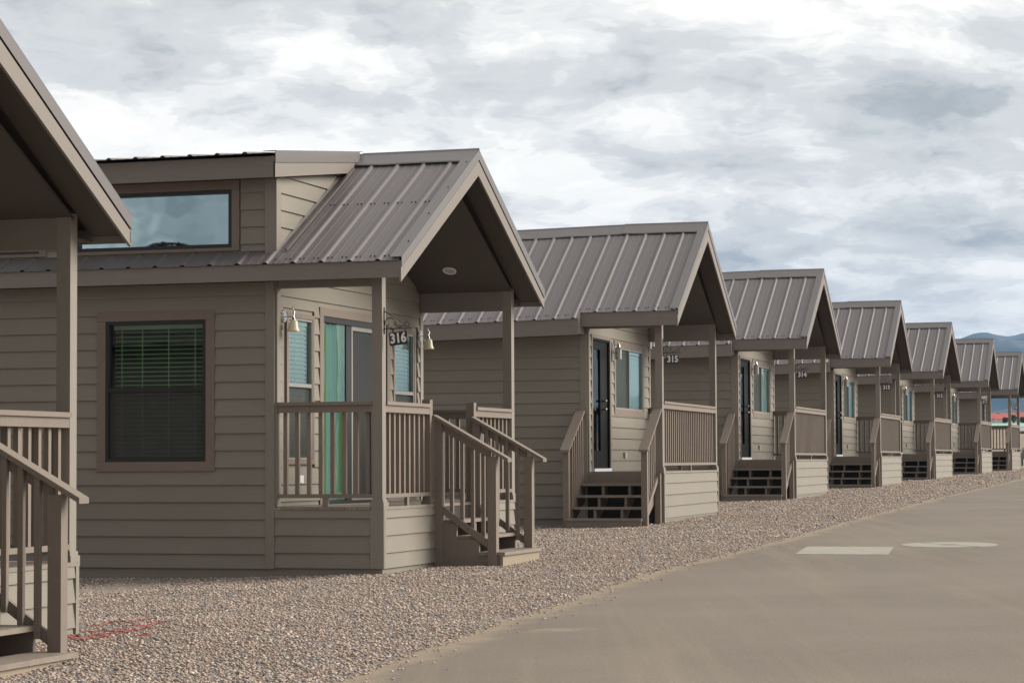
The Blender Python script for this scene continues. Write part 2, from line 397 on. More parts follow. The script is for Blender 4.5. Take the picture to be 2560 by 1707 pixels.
def stairs_A(cab, H, mats):
    st = empty('porch_stairs'); st.parent = cab
    u0, u1 = 1.60, 2.98; ug = -.66
    tr = [(-.17, -.02, -.265), (-.34, -.235, -.515), (-.51, -.485, -.79)]
    for w_, va, vb in tr:
        MB().box(u0 + (.04 if w_ > -.5 else 0), u1 - (.04 if w_ > -.5 else 0), vb, va, H + w_ - .035, H + w_).build('tread', 'tread', st)
    MB().box(u0 + .01, u1 - .01, -.765, -.735, H + ug - .05, H - .547).build('riser_board', 'riser', st)
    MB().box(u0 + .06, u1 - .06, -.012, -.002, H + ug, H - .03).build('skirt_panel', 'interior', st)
    for uu in (u0 + .02, (u0 + u1) / 2 - .02, u1 - .06):
        poly = [(uu, .0, H + ug), (uu, .0, H - .206), (uu, -.245, H - .206), (uu, -.245, H - .376), (uu, -.495, H - .376), (uu, -.495, H - .546), (uu, -.735, H - .546), (uu, -.735, H + ug)]
        if abs(uu - (u0 + u1) / 2 + .02) < .01:
            poly = [(uu, .0, H - .40), (uu, .0, H - .206), (uu, -.245, H - .206), (uu, -.245, H - .376), (uu, -.495, H - .376), (uu, -.495, H - .546), (uu, -.735, H - .546), (uu, -.735, H + ug)]
        MB().prism(poly, (.04, 0, 0)).build('stringer', 'rail', st)
    for side, uu in ((0, u0 - .02), (1, u1 - .075)):
        MB().box(uu, uu + .095, -.70, -.605, H + ug - .05 if side == 0 else H - .52, H + .50).build('newel_post', 'rail', st)
        MB().box(uu, uu + .09, -.095, -.005, H + ug - .05, H + .90).build('newel_post', 'rail', st)
        c = uu + .045
        sl = (.97 - .49) / (.05 + .80)
        hr = lambda v: .955 + (v + .0) * sl
        for (nm, wid, top, bot, va, vb) in (('handrail', .14, .0, -.038, -.005, -.84), ('top_rail', .038, -.038, -.125, -.09, -.63), ):
            poly = [(c - wid / 2, va, H + hr(va) + top), (c - wid / 2, va, H + hr(va) + bot), (c - wid / 2, vb, H + hr(vb) + bot), (c - wid / 2, vb, H + hr(vb) + top)]
            MB().prism(poly, (wid, 0, 0)).build(nm, 'rail', st)
        lo = lambda v: -.02 + (v + .09) * .72
        poly = [(c - .019, -.09, H + lo(-.09)), (c - .019, -.09, H + lo(-.09) - .085), (c - .019, -.61, H + lo(-.61) - .085), (c - .019, -.61, H + lo(-.61))]
        MB().prism(poly, (.038, 0, 0)).build('bottom_rail', 'rail', st)
        for k in range(4):
            v = -.16 - k * .118
            MB().box(c + .02 if side == 0 else c - .058, c + .058 if side == 0 else c - .02, v - .038, v, H + lo(v) - .10, H + hr(v) - .05).build('baluster', 'rail', st)
    return st

def stairs_B(cab, H):
    st = empty('porch_stairs'); st.parent = cab
    v0, v1 = .10, 1.27; ug = -.80
    tws = [-.18, -.353, -.526, -.69]
    for i, w_ in enumerate(tws):
        ua, ub = .0 - .27 * i + (.0 if i else -.02), -.29 - .27 * i
        MB().box(ub, ua, v0, v1, H + w_ - .035, H + w_).build('tread', 'tread', st)
    MB().box(-1.085, -1.055, v0 + .01, v1 - .01, H + ug - .06, H - .727).build('riser_board', 'rail', st)
    MB().box(-.022, -.008, v0 - .02, v1 - .02, H - .182, H - .022).build('riser_board', 'rail', st)
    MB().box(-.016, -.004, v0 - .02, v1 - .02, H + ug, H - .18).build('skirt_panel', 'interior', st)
    for j, vv in enumerate((v0 + .02, .44, .85, v1 - .06)):
        poly = [(0, vv, H - .45), (0, vv, H - .216), (-.265, vv, H - .216), (-.265, vv, H - .389), (-.535, vv, H - .389), (-.535, vv, H - .562), (-.805, vv, H - .562), (-.805, vv, H - .726), (-1.05, vv, H - .726), (-1.05, vv, H + ug), (-.80, vv, H + ug)]
        MB().prism(poly, (0, .04, 0)).build('stringer', 'rail', st)
    for side, vv in ((0, .03), (1, 1.225)):
        MB().box(-1.0, -.905, vv, vv + .09, H + ug - .06, H + .33).build('newel_post', 'rail', st)
        c = vv + .045; sl = .60; hr = lambda u: .965 + u * sl
        for nm, wid, top, bot, ua, ub in (('handrail', .14, 0, -.038, -.01, -1.06), ('top_rail', .038, -.038, -.125, -.01, -.91)):
            poly = [(ua, c - wid / 2, H + hr(ua) + top), (ua, c - wid / 2, H + hr(ua) + bot), (ub, c - wid / 2, H + hr(ub) + bot), (ub, c - wid / 2, H + hr(ub) + top)]
            MB().prism(poly, (0, wid, 0)).build(nm, 'rail', st)
        lo = lambda u: -.0 + u * sl - .02
        poly = [(-.01, c - .019, H + lo(0)), (-.01, c - .019, H + lo(0) - .09), (-.905, c - .019, H + lo(-.905) - .09), (-.905, c - .019, H + lo(-.905))]
        MB().prism(poly, (0, .038, 0)).build('bottom_rail', 'rail', st)
        for k in range(6):
            u = -.11 - k * .132
            MB().box(u - .038, u, c + .02 if side == 0 else c - .058, c + .058 if side == 0 else c - .02, H + lo(u) - .10, H + hr(u) - .05).build('baluster', 'rail', st)
    MB().box(-.10, -.012, .02, .108, H + ug - .06, H - .03).build('foot_post', 'rail', st)
    return st

def railing(cab, H, axis, fixed, a, b, n, name='porch_railing', bal0=None):
    """axis 'v': runs along v at u=fixed ; axis 'u': runs along u at v=fixed"""
    r = empty(name); r.parent = cab
    def bx(nm, s0, s1, d0, d1, w0, w1):
        mb = MB()
        if axis == 'u': mb.box(s0, s1, fixed + d0, fixed + d1, H + w0, H + w1)
        else: mb.box(fixed + d0, fixed + d1, s0, s1, H + w0, H + w1)
        mb.build(nm, 'rail', r)
    bx('rail_cap', a, b, -.018, .122, 1.028, 1.064); bx('top_rail', a, b, .002, .04, .955, 1.028); bx('bottom_rail', a, b, .002, .04, .088, .128)
    for i in range(n):
        s = a + (b - a) * (i + .5) / n
        bx('baluster', s - .021, s + .021, .041, .079, .10, 1.0)
    bx('rail_block', (a + b) / 2 - .03, (a + b) / 2 + .03, .005, .038, 0.0, .088)
    return r

def make_cabin(kind):
    A = kind == 'A'
    H = .65 if A else .74
    slope = .54 if A else .60
    ridge_u = W / 2; wr = (3.835 if A else 3.945); OE = .259; OF = .30
    sheet = lambda u: wr - slope * abs(u - ridge_u)
    GB = -.80 - (.0 if A else .06)
    LEN = 9.2
    c = empty('gabled_cabin')
    Mf = lambda s, w_, d: (s, D - d, w_ + H)                 # front wall
    Ms = lambda s, w_, d: (-d, s, w_ + H)                    # near side wall
    Msf = lambda s, w_, d: (W + d, s, w_ + H)                # far side
    Mk = lambda s, w_, d: (s, -d, w_ + H)                    # skirt front
    base = .401 if A else -.008
    gclip = [(-slope, 1, wr - slope * ridge_u - .05), (slope, 1, wr + slope * ridge_u - .05)]
    # ---- side wall
    if A:
        win = (1.93, 3.07, .465, 1.928); h = [(win[0], win[1], win[2], win[3])]
        tr = [(win[0] - .10, win[1] + .10, win[2] - .10, win[3] + .10)]
        win2 = (6.2, 7.3, .465, 1.928); h.append(win2); tr.append((6.1, 7.4, .365, 2.03))
    else:
        h = []; tr = []
    sw = backing(c, 'side_wall', Ms, D, LEN, GB, 2.30 if A else 2.12, h, 'siding_long')
    for a0, a1 in (((1.262, 4.9), (4.9, LEN)) if A else ((1.275, 4.9), (4.9, LEN))):
        siding(sw, Ms, a0, a1, -.63 if A else -.72, 2.30 if A else 2.12, base, 'siding_long', holes=tr)
    mbox(MB(), Ms, D + .002, 1.264 if A else 1.277, -.63 if A else GB, 2.30 if A else 2.12, -.003, .024).build('corner_board', 'trim', sw)
    if A:
        window(c, Ms, *win, trim=.10, mid=1.213, slat_ang=.25)
        window(c, Ms, *win2, trim=.10, mid=1.213, slat_ang=.25)
    fw = backing(c, 'far_wall', Msf, D, LEN, GB, 2.30, [], 'siding_long')
    siding(fw, Msf, D, 4.5, -.63, 2.3, base, 'siding_long')
    Mb = lambda s, w_, d: (s, LEN + d, w_ + H)
    backing(c, 'rear_wall', Mb, 0, W, GB, wr, [], 'siding_cross', clips=gclip)
    # ---- front wall
    if A:
        w1 = (.315, .99, .48, 1.955); w2 = (3.55, 4.225, .48, 1.955); dr = (1.30, 3.28, .0, 2.02)
        holes = [w1, w2, dr]; tr = [(.17, 1.04, .39, 2.05), (3.50, 4.37, .39, 2.05), (1.19, 3.39, 0, 2.11)]
    else:
        dr = (.27, 1.45, .02, 2.06); w1 = (1.88, 3.95, .99, 1.99)
        holes = [dr, w1]; tr = [(.20, 1.55, 0, 2.12), (1.78, 4.05, .89, 2.09)]
    fr = backing(c, 'front_wall', Mf, 0, W, GB, wr, holes, 'siding_cross', clips=gclip)
    siding(fr, Mf, .098, W - .098, 0, 3.75, base, 'siding_cross', holes=tr, clips=gclip)
    for s0, s1 in ((.0, .096), (W - .096, W)):
        mbox(MB(), Mf, s0, s1, 0, 2.45, -.003, .024).build('corner_board', 'trim', fr)
    if A:
        window(c, Mf, *w1, trim=.05, mid=1.256, glassm='glass_blue', slat='blind_front', slat_ang=1.15, frame_mat='alu_frame', frame=.022, bd=.05, pd=.014)
        # widen left trim like the photo
        window(c, Mf, *w2, trim=.05, mid=1.256, glassm='glass_blue', slat='blind_front', slat_ang=1.15, frame_mat='alu_frame', frame=.022, bd=.05, pd=.014)
        sdw = MB()
        mbox(sdw, Mf, 1.30, 1.325, 0, 2.02, -.08, .012); mbox(sdw, Mf, 3.255, 3.28, 0, 2.02, -.08, .012)
        mbox(sdw, Mf, 1.325, 3.255, 1.96, 2.02, -.08, .011); mbox(sdw, Mf, 1.325, 3.255, 0, .03, -.08, .011)
        mbox(sdw, Mf, 2.05, 2.20, .03, 1.96, -.03, -.010)
        sl = sdw.build('sliding_door', 'black_frame', c)
        for (a, b, cc, d) in ((1.19, 1.298, 0, 2.02), (3.282, 3.39, 0, 2.02), (1.19, 3.39, 2.022, 2.11)):
            mbox(MB(), Mf, a, b, cc, d, -.003, .024).build('trim_board', 'window_trim', sl)
        MB().add([Mf(a, b, -.018) for a, b in ((1.325, .03), (2.05, .03), (2.05, 1.96), (1.325, 1.96))], [(0, 1, 2, 3)]).build('pane', 'glass_blue', sl, weld=False)
        sf = MB(); mbox(sf, Mf, 2.21, 2.25, .03, 1.96, -.03, -.008); mbox(sf, Mf, 3.21, 3.25, .03, 1.96, -.03, -.008)
        mbox(sf, Mf, 2.25, 3.21, 1.91, 1.96, -.03, -.008); mbox(sf, Mf, 2.25, 3.21, .03, .08, -.03, -.008); sf.build('screen_frame', 'alu_frame', sl)
        MB().add([Mf(a, b, -.02) for a, b in ((2.25, .08), (3.21, .08), (3.21, 1.91), (2.25, 1.91))], [(0, 1, 2, 3)]).build('insect_screen', 'screen', sl, weld=False)
        MB().add([Mf(a, b, -.06) for a, b in ((2.25, .03), (3.21, .03), (3.21, 1.96), (2.25, 1.96))], [(0, 1, 2, 3)]).build('pane', 'glass_blue', sl, weld=False)
        cu = MB(); n = 60; vs = []
        for i in range(n + 1):
            s = 1.33 + .80 * i / n; d = -.045 + .014 * math.sin(i * .62) + .006 * math.sin(i * 1.7 + 1)
            vs += [Mf(s, .04, d), Mf(s, 1.95, d * .96)]
        cu.add(vs, [(2 * i, 2 * i + 2, 2 * i + 3, 2 * i + 1) for i in range(n)]); cu.build('curtain', 'curtain', sl, smooth=True, weld=False)
        mbox(MB(), Mf, 1.30, 3.28, 0, 2.02, -.5, -.48).build('dark_room', 'interior', sl)
        pl = mbox(MB(), Mf, .56, .67, .235, .315, .014, .045); pl.build('outlet_cover', 'white_plastic', c)
    else:
        do = MB()
        mbox(do, Mf, .27, .30, .02, 2.06, -.08, .012); mbox(do, Mf, 1.42, 1.45, .02, 2.06, -.08, .012); mbox(do, Mf, .30, 1.42, 2.03, 2.06, -.08, .011)
        # leaf with a tall light
        mbox(do, Mf, .30, .40, .05, 2.03, -.06, -.015); mbox(do, Mf, .93, 1.42, .05, 2.03, -.06, -.015)
        mbox(do, Mf, .40, .93, 1.90, 2.03, -.06, -.015); mbox(do, Mf, .40, .93, .05, .32, -.06, -.015)
        dl = do.build('entry_door', 'door_black', c)
        MB().add([Mf(a, b, -.035) for a, b in ((.40, .32), (.93, .32), (.93, 1.90), (.40, 1.90))], [(0, 1, 2, 3)]).build('pane', 'glass_dark', dl, weld=False)
        mbox(MB(), Mf, .27, 1.45, .02, 2.06, -.30, -.28).build('dark_room', 'interior', dl)
        mbox(MB(), Mf, .29, 1.46, .0, .045, -.02, .04).build('threshold', 'white_plastic', dl)
        for ww, rr in ((.97, .026), (1.10, .02)):
            MB().tube([Mf(1.06, ww, -.02), Mf(1.06, ww, .02), Mf(1.06, ww, .035), Mf(1.06, ww, .06)], [.02, .012, rr, rr * .8], 8).build('knob', 'nickel', dl, smooth=True)
        for (a, b, cc, d) in ((.20, .268, 0, 2.06), (1.452, 1.55, 0, 2.06), (.20, 1.55, 2.062, 2.12)):
            mbox(MB(), Mf, a, b, cc, d, -.003, .024).build('trim_board', 'window_trim', dl)
        window(c, Mf, *w1, trim=.10, mid=2.92, vert=True, glassm='glass_blue', slat='blind_front', slat_ang=1.25, frame=.028, frame_mat='alu_frame', bd=.05, pd=.014)
        ob = mbox(MB(), Mf, 2.42, 2.52, .21, .30, .014, .05); ob.build('outlet_cover', 'grey_box', c)
        mbox(MB(), Mf, 2.54, 2.62, .23, .30, .014, .03).build('outlet_plate', 'white_plastic', c)
    # ---- deck
    dk = empty('porch_deck'); dk.parent = c
    nb = 8
    for i in range(nb):
        a = -.02 + (D - .03) * i / nb; b = -.02 + (D - .03) * (i + 1) / nb - .005
        MB().box(-.02, W + .02, a, b, H - .03, H).build('deck_board', 'tread', dk)
    # ---- skirting
    sk = backing(c, 'skirting', Mk, 0.002, W - .002, GB, -.03, [], 'siding_cross')
    siding(sk, Mk, .05 if A else .11, 1.60 if A else W - .05, -.62 if A else -.74, -.03, -.113 - 3 * EXP if A else -.18 - 4 * EXP, 'siding_cross')
    if A: siding(sk, Mk, 2.99, W - .05, -.62, -.03, -.113 - 3 * EXP, 'siding_cross')
    mbox(MB(), Mk, 0, .048 if A else .1, -.62 if A else GB, -.03, 0, .024).build('corner_board', 'trim', sk)
    mbox(MB(), Mk, W - .048, W, -.62 if A else GB, -.03, 0, .024).build('corner_board', 'trim', sk)
    if A:
        s2 = backing(c, 'skirting', Ms, 0.003, D, GB, -.03, [], 'siding_long')
        siding(s2, Ms, .126, D, -.62, -.03, -.113 - 3 * EXP, 'siding_long')
        mbox(MB(), Ms, -.022, .124, -.62, -.03, -.0, .024).build('corner_board', 'trim', s2)
    s3 = backing(c, 'skirting', Msf, 0.003, D, GB, -.03, [], 'siding_long')
    siding(s3, Msf, .0, D, -.62, -.03, -.113 - 3 * EXP, 'siding_long')
    # ---- posts, beams
    ws = sheet(0) - .12; 
    for u0 in (0, W - P):
        po = MB().box(u0, u0 + P, 0, P, H + .045, H + ws).build('porch_post', 'trim', c)
        MB().box(u0 - .02, u0 + P + .02, -.02, P + .02, H + .0005, H + .045).build('post_base', 'trim', po)
        MB().box(u0 - .01, u0 + P + .01, -.01, P + .01, H + .045, H + .075).build('post_collar', 'trim', po)
    bb = 2.232 if A else 2.185
    MB().box(0.004, P - .004, P, D - .03, H + bb, H + 2.48).build('porch_beam', 'trim_h', c)
    MB().box(W - P + .004, W - .004, P, D - .03, H + bb, H + 2.48).build('porch_beam', 'trim_h', c)
    # ---- porch ceiling (vault) and soffits
    ce = empty('porch_ceiling'); ce.parent = c
    cs = .481; cp = 3.50
    cz = lambda u: cp - cs * abs(u - ridge_u)
    for (ua, ub) in ((0.05, ridge_u), (ridge_u, W - .05)):
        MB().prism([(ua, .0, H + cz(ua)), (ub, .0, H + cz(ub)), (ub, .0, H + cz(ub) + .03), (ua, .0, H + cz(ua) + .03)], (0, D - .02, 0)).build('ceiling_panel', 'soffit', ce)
    lu, lv = 3.96, .61
    nn = Vector((-cs, 0, -1)).normalized(); cc = Vector((lu, lv, H + cz(lu)))
    ax = Vector((1, 0, -cs)).normalized(); ay = Vector((0, 1, 0))
    ring = MB(); n = 20; vs = []
    for rr, off in ((.062, .002), (.062, .010), (.082, .008), (.082, .0)):
        vs += [cc + nn * off + (ax * math.cos(k * 2 * math.pi / n) + ay * math.sin(k * 2 * math.pi / n)) * rr for k in range(n)]
    fs = [(j * n + k, j * n + (k + 1) % n, ((j + 1) % 4) * n + (k + 1) % n, ((j + 1) % 4) * n + k) for j in range(4) for k in range(n)]
    ring.add(vs, fs).build('recessed_light', 'white_plastic', ce, smooth=False)
    lens = MB().add([cc + nn * .003 + (ax * math.cos(k * 2 * math.pi / n) + ay * math.sin(k * 2 * math.pi / n)) * .062 for k in range(n)], [tuple(range(n))]); lens.build('light_lens', 'grey_box', ce, weld=False)
    # ---- roof
    rf = empty('metal_roof'); rf.parent = c
    sh = lambda u: H + sheet(u)
    sag = 0 if A else .022
    BV = LEN + .3
    phase = -.06 if A else .055
    # roof deck underside (sloped soffit, front overhang + inner)
    for (ua, ub) in ((-OE + .02, ridge_u), (ridge_u, W + OE - .02)):
        for va, vb in ((-OF + .015, 0.0), (0.0, D)):
            dz = .13 if vb <= 0 else .08
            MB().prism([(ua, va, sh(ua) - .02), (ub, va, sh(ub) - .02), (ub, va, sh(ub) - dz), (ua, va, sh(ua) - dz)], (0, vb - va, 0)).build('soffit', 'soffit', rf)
    eave_b = 2.295 if A else 2.20
    for (ua, ub) in ((-OE + .016, -.001), (W + .001, W + OE - .016)):
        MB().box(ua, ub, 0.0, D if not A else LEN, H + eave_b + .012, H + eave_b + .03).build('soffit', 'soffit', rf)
    # fascia
    def fascia(u, v0, v1, wb, wt):
        s = -1 if u < ridge_u else 1
        MB().box(min(u, u - s * .018), max(u, u - s * .018), v0, v1, H + wb, H + wt).build('fascia', 'trim_h', rf)
    wtE = sheet(-OE) - .012
    if A:
        fascia(-OE, -OF, 4.9, eave_b - .005, wtE); fascia(-OE, 4.902, BV, eave_b - .005, wtE)
        fascia(W + OE, -OF, BV, eave_b, wtE)
    else:
        fascia(-OE, -OF, 1.20, eave_b, wtE); fascia(W + OE, -OF, 1.20, eave_b, wtE)
        OB = .42; wbT = sheet(-OB) - .012
        for s, uu in ((-1, -OB), (1, W + OB)):
            v = 1.20
            while v < BV:
                ve = min(v + 3.66, BV); q = MB()
                x0, x1 = (uu, uu + .018) if s < 0 else (uu - .018, uu)
                q.add([(x, y, H + z - sag * max(0, y - D)) for y in (v + .001, ve) for x, z in ((x0, 2.075), (x1, 2.075), (x1, wbT), (x0, wbT))],
                      [(0, 1, 2, 3), (7, 6, 5, 4), (0, 4, 5, 1), (1, 5, 6, 2), (2, 6, 7, 3), (3, 7, 4, 0)]); q.build('fascia', 'trim_h', rf)
                v = ve
            a0, a1 = (uu + .018, -.001) if s < 0 else (W + .001, uu - .018)
            q = MB(); q.add([(x, y, H + z - sag * max(0, y - D)) for y in (1.205, BV) for x, z in ((a0, 2.085), (a1, 2.085), (a1, 2.10), (a0, 2.10))],
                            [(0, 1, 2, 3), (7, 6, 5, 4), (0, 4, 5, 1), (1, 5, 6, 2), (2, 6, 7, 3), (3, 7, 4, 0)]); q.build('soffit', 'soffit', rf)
            # end cap closing the step between porch eave and body eave
            e0, e1 = (uu + .018, -OE + .0) if s < 0 else (W + OE, uu - .018)
            MB().prism([(e0, 1.20, H + 2.09), (e1, 1.20, H + 2.09), (e1, 1.20, sh(e1) - .014), (e0, 1.20, sh(e0) - .014)], (0, .018, 0)).build('fascia', 'trim_h', rf)
            i0, i1 = (-OE, -.002) if s < 0 else (W + .002, W + OE)
            MB().prism([(i0, 1.2, H + 2.09), (i1, 1.2, H + 2.09), (i1, 1.2, H + 2.20), (i0, 1.2, H + 2.20)], (0, .018, 0)).build('fascia', 'trim_h', rf)
    # rake boards and flashing at the front
    bh = .185 if A else .20
    for s in (0, 1):
        u_t = -OE - .004 if s == 0 else W + OE + .004
        fz = H
        def pt(u, off): return (u, -OF, sh(u) + off)
        top, bot = -.089, -.045 - bh - .02
        dn = -.03 if s == 0 else 0
        poly = [pt(u_t, top), pt(ridge_u, top), pt(ridge_u, bot), (u_t, -OF, sh(u_t) + bot + .055 + dn)]
        q = MB().prism(poly, (0, .022, 0)); q.build('rake_board', 'trim_h', rf)
        poly = [(u_t, -OF - .008, sh(u_t) + .03), (ridge_u, -OF - .008, sh(ridge_u) + .035), (ridge_u, -OF - .008, sh(ridge_u) - .075), (u_t, -OF - .008, sh(u_t) - .075)]
        MB().prism(poly, (0, .004, 0)).build('rake_flashing', 'roof_trim', rf)
        poly = [(u_t, -OF - .008, sh(u_t) + .026), (ridge_u, -OF - .008, sh(ridge_u) + .031), (ridge_u, -OF - .008, sh(ridge_u) + .035), (u_t, -OF - .008, sh(u_t) + .03)]
        MB().prism(poly, (0, .13, 0)).build('rake_flashing', 'roof_trim', rf)
    # near slope sheets
    if A:
        roof_sheet(rf, -OF + .02, D - .02, -OE - .02, sheet(-OE - .02), ridge_u - .01, wr - .006, phase, H)
        roof_sheet(rf, D - .02, BV, -OE - .02, sheet(-OE - .02), .0, sheet(0), phase, H)
    else:
        roof_sheet(rf, -OF + .02, 1.2, -OE - .02, sheet(-OE - .02), ridge_u - .01, wr - .006, phase, H, sag)
        roof_sheet(rf, 1.2, BV, -.44, sheet(-.44), ridge_u - .01, wr - .006, phase, H, sag)
    # far slope
    roof_sheet(rf, -OF + .02, 1.2 if not A else BV, W + OE + .02, sheet(W + OE + .02), ridge_u + .01, wr - .006, phase, H, sag)
    if not A: roof_sheet(rf, 1.2, BV, W + .44, sheet(W + .44), ridge_u + .01, wr - .006, phase, H, sag)
    # ridge cap: two bent pieces with a lap
    def cap(v0, v1, lift):
        q = MB()
        prof = [(-.27, .018), (-.255, .026), (-.03, .033), (0, .045), (.03, .033), (.255, .026), (.27, .018)]
        vs = []
        nseg = max(1, int((v1 - v0) / .3)); 
        for i in range(nseg + 1):
            y = v0 + (v1 - v0) * i / nseg; wob = .004 * math.sin(y * 7.3)
            for j, (du, dh) in enumerate(prof):
                vs.append((ridge_u + du, y, H + wr - slope * abs(du) + dh + lift - sag * max(0, y - D) + (wob if j in (0, 1, 5, 6) else 0)))
        m_ = len(prof)
        q.add(vs, [(i * m_ + j, i * m_ + j + 1, (i + 1) * m_ + j + 1, (i + 1) * m_ + j) for i in range(nseg) for j in range(m_ - 1)])
        q.build('ridge_cap', 'roof_trim', rf)
    cap(-OF - .006, 1.06, .008)
    if A: cap(1.06, 1.2, .0)
    else:
        v = 1.0
        while v < BV: cap(v, min(v + 3.05, BV), 0); v += 3.0
    # screws
    q = MB()
    for row in ((.07, .62) if A else (.07,)) if True else ():
        L_ = math.hypot(ridge_u + OE, slope * (ridge_u + OE))
        uu = -OE + .0 + (ridge_u + OE) * (row if row > .5 else .035)
        if row == .62: uu = -OE + (ridge_u + OE) * .52
        v = -OF + .1
        while v < (1.1 if A else 4.8):
            for dv in (-.055, .055):
                vv = v + dv
                if abs(((vv - phase) % RIB) - .0) < .04: continue
                lo = -.015 if (A or v < 1.2) else -.16
                x = uu + (lo if row < .5 else 0)
                q.box(x - .007, x + .007, vv - .007, vv + .007, sh(x) - sag * max(0, vv - D) + .0, sh(x) - sag * max(0, vv - D) + .012)
            v += RIB / 1.0 * .5
    for i in range(12):                    # along rake and ridge flashing
        u = -OE + .12 + i * .21
        if u < ridge_u - .1 and A and i % 3 == 1: q.box(u - .007, u + .007, -OF + .03, -OF + .044, sh(u) + .03, sh(u) + .04)
    q.build('roof_screws', 'screw', rf)
    # ---- dormer
    if A:
        dm = empty('shed_dormer'); dm.parent = c
        dz = lambda u: 3.585 + .115 * (u + .33)            # dormer roof surface
        Md = lambda s, w_, d: (.0 - d, s, w_ + H)
        h = [(1.64, 3.43, 2.665, 3.265), (3.85, 5.6, 2.665, 3.265), (6.0, 7.8, 2.665, 3.265)]
        tr = [(1.54, 3.50, 2.62, 3.36), (3.78, 5.68, 2.62, 3.36), (5.9, 7.9, 2.62, 3.36)]
        backing(dm, 'dormer_wall', Md, 1.162, LEN, 2.52, 3.40, h, 'siding_long')
        siding(dm, Md, 1.27, 8.0, 2.62, 3.36, base, 'siding_long', holes=tr)
        mbox(MB(), Md, 1.162, 1.268, 2.58, 3.38, -.0, .024).build('corner_board', 'trim', dm)
        for t in h:
            window(dm, Md, *t, trim=.085, head=.095, trim_b=.035, blinds=False, frame=.038, glassm='glass_dormer', name='dormer_window')
        Me = lambda s, w_, d: (s, 1.162 - d, w_ + H)
        cl = [(-.115, 1, dz(0) - .08)]
        backing(dm, 'dormer_cheek', Me, 0, ridge_u, 2.45, 3.9, [], 'siding_cross', clips=[(-.115, 1, dz(0) - .02)])
        siding(dm, Me, .10, ridge_u, 2.45, 3.9, base, 'siding_cross', clips=[(-.115, 1, dz(0) - .03)])
        mbox(MB(), Me, -.024, .098, 2.52, 3.37, 0, .024).build('corner_board', 'trim', dm)
        # soffit & fascia & rake
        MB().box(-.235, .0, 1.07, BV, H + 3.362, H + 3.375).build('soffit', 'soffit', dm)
        for va, vb in ((1.06, 4.7), (4.702, BV)):
            MB().box(-.258, -.238, va, vb, H + 3.345, H + 3.56).build('fascia', 'trim_h', dm)
        MB().prism([(-.258, 1.055, H + 3.345), (2.10, 1.055, H + dz(2.1) - .215), (2.10, 1.055, H + dz(2.1) - .09), (-.258, 1.055, H + dz(-.258) - .09)], (0, .02, 0)).build('rake_board', 'trim_h', dm)
        MB().prism([(-.27, 1.045, H + dz(-.27) - .10), (2.15, 1.045, H + dz(2.15) - .10), (2.15, 1.045, H + dz(2.15) + .022), (-.27, 1.045, H + dz(-.27) + .022)], (0, .006, 0)).build('rake_flashing', 'roof_trim', dm)
        MB().prism([(-.27, 1.045, H + dz(-.27) + .018), (2.24, 1.045, H + dz(2.24) + .018), (2.24, 1.045, H + dz(2.24) + .024), (-.27, 1.045, H + dz(-.27) + .024)], (0, .14, 0)).build('rake_flashing', 'roof_trim', dm)
        roof_sheet(dm, 1.09, BV, -.345, dz(-.345), ridge_u + .0, dz(ridge_u), 1.05, H)
        # cheek flashing on the porch roof
        MB().prism([(-.02, 1.02, sh(-.02) + .012), (ridge_u - .35, 1.02, sh(ridge_u - .35) + .012), (ridge_u - .35, 1.02, sh(ridge_u - .35) + .036), (-.02, 1.02, sh(-.02) + .036)], (0, .03, 0)).build('rake_flashing', 'roof_trim', dm)
    # ---- rails, stairs
    if A:
        railing(c, H, 'v', 0, P, D - .03, 9 - 1 + 0)
        railing(c, H, 'u', 0, P, 1.47, 9)
        railing(c, H, 'u', 0, 3.075, W - P, 9)
        railing(c, H, 'v', W - .12, P, D - .03, 8)
        for uu in (1.472, 2.985):
            n_ = MB().box(uu, uu + .09, .0, .09, H + .03, H + 1.11).build('railing_post', 'rail', c)
            MB().box(uu - .012, uu + .102, -.012, .102, H + .0005, H + .03).build('post_base', 'rail', n_)
        stairs_A(c, H, None)
    else:
        railing(c, H, 'u', 0, P, W - P, 28)
        railing(c, H, 'v', W - .12, P, D - .03, 8)
        stairs_B(c, H)
    return c, H

POS = {}
CAB = {'317': [-4.3883, 13.1202, -.7010, -.004], '316': [-1.3121, 24.5686, -.4520, -.021], '315': [2.2750, 36.9470, -.1660, .012], '314': [5.6660, 48.9200, .0060, .009],
       '313': [9.1050, 60.3210, .0760, .010], '312': [12.4350, 71.8030, .1530, -.009], '311': [16.0530, 83.5750, .2380, .005], '310': [19.5590, 95.6050, .2850, -.002]}
LABEL = {
 '317': 'nearest taupe cabin, cut off by the left edge, only porch and big rake showing',
 '316': 'taupe cabin with shed dormer, front steps and a dark double hung side window',
 '315': 'largest cabin with steps at its side, directly right of the dormered cabin',
 '314': 'second cabin beyond the dormered one, middle sized, four more cabins behind it',
 '313': 'third cabin beyond the dormered one, midway down the row',
 '312': 'fourth cabin beyond the dormered one, third from the far end of the row',
 '311': 'next to last cabin near the far right end of the row',
 '310': 'farthest and smallest cabin, blue mountain rising right of its roof'}
WHERE = {'316': 'black number plate 316 hanging tilted, the largest sign, on the dormered cabin',
 '315': 'black number plate 315 hanging by the porch post of the largest side-step cabin',
 '314': 'black number plate 314, third largest sign, before the dark siding of the next cabin',
 '313': 'black number plate 313 on the post of the cabin midway down the row',
 '312': 'small black number plate 312 on the post of the third cabin from the end',
 '311': 'tiny number plate 311 above a lantern on the next to last cabin',
 '310': 'farthest and tiniest number plate, reading 310, against the blue mountain'}
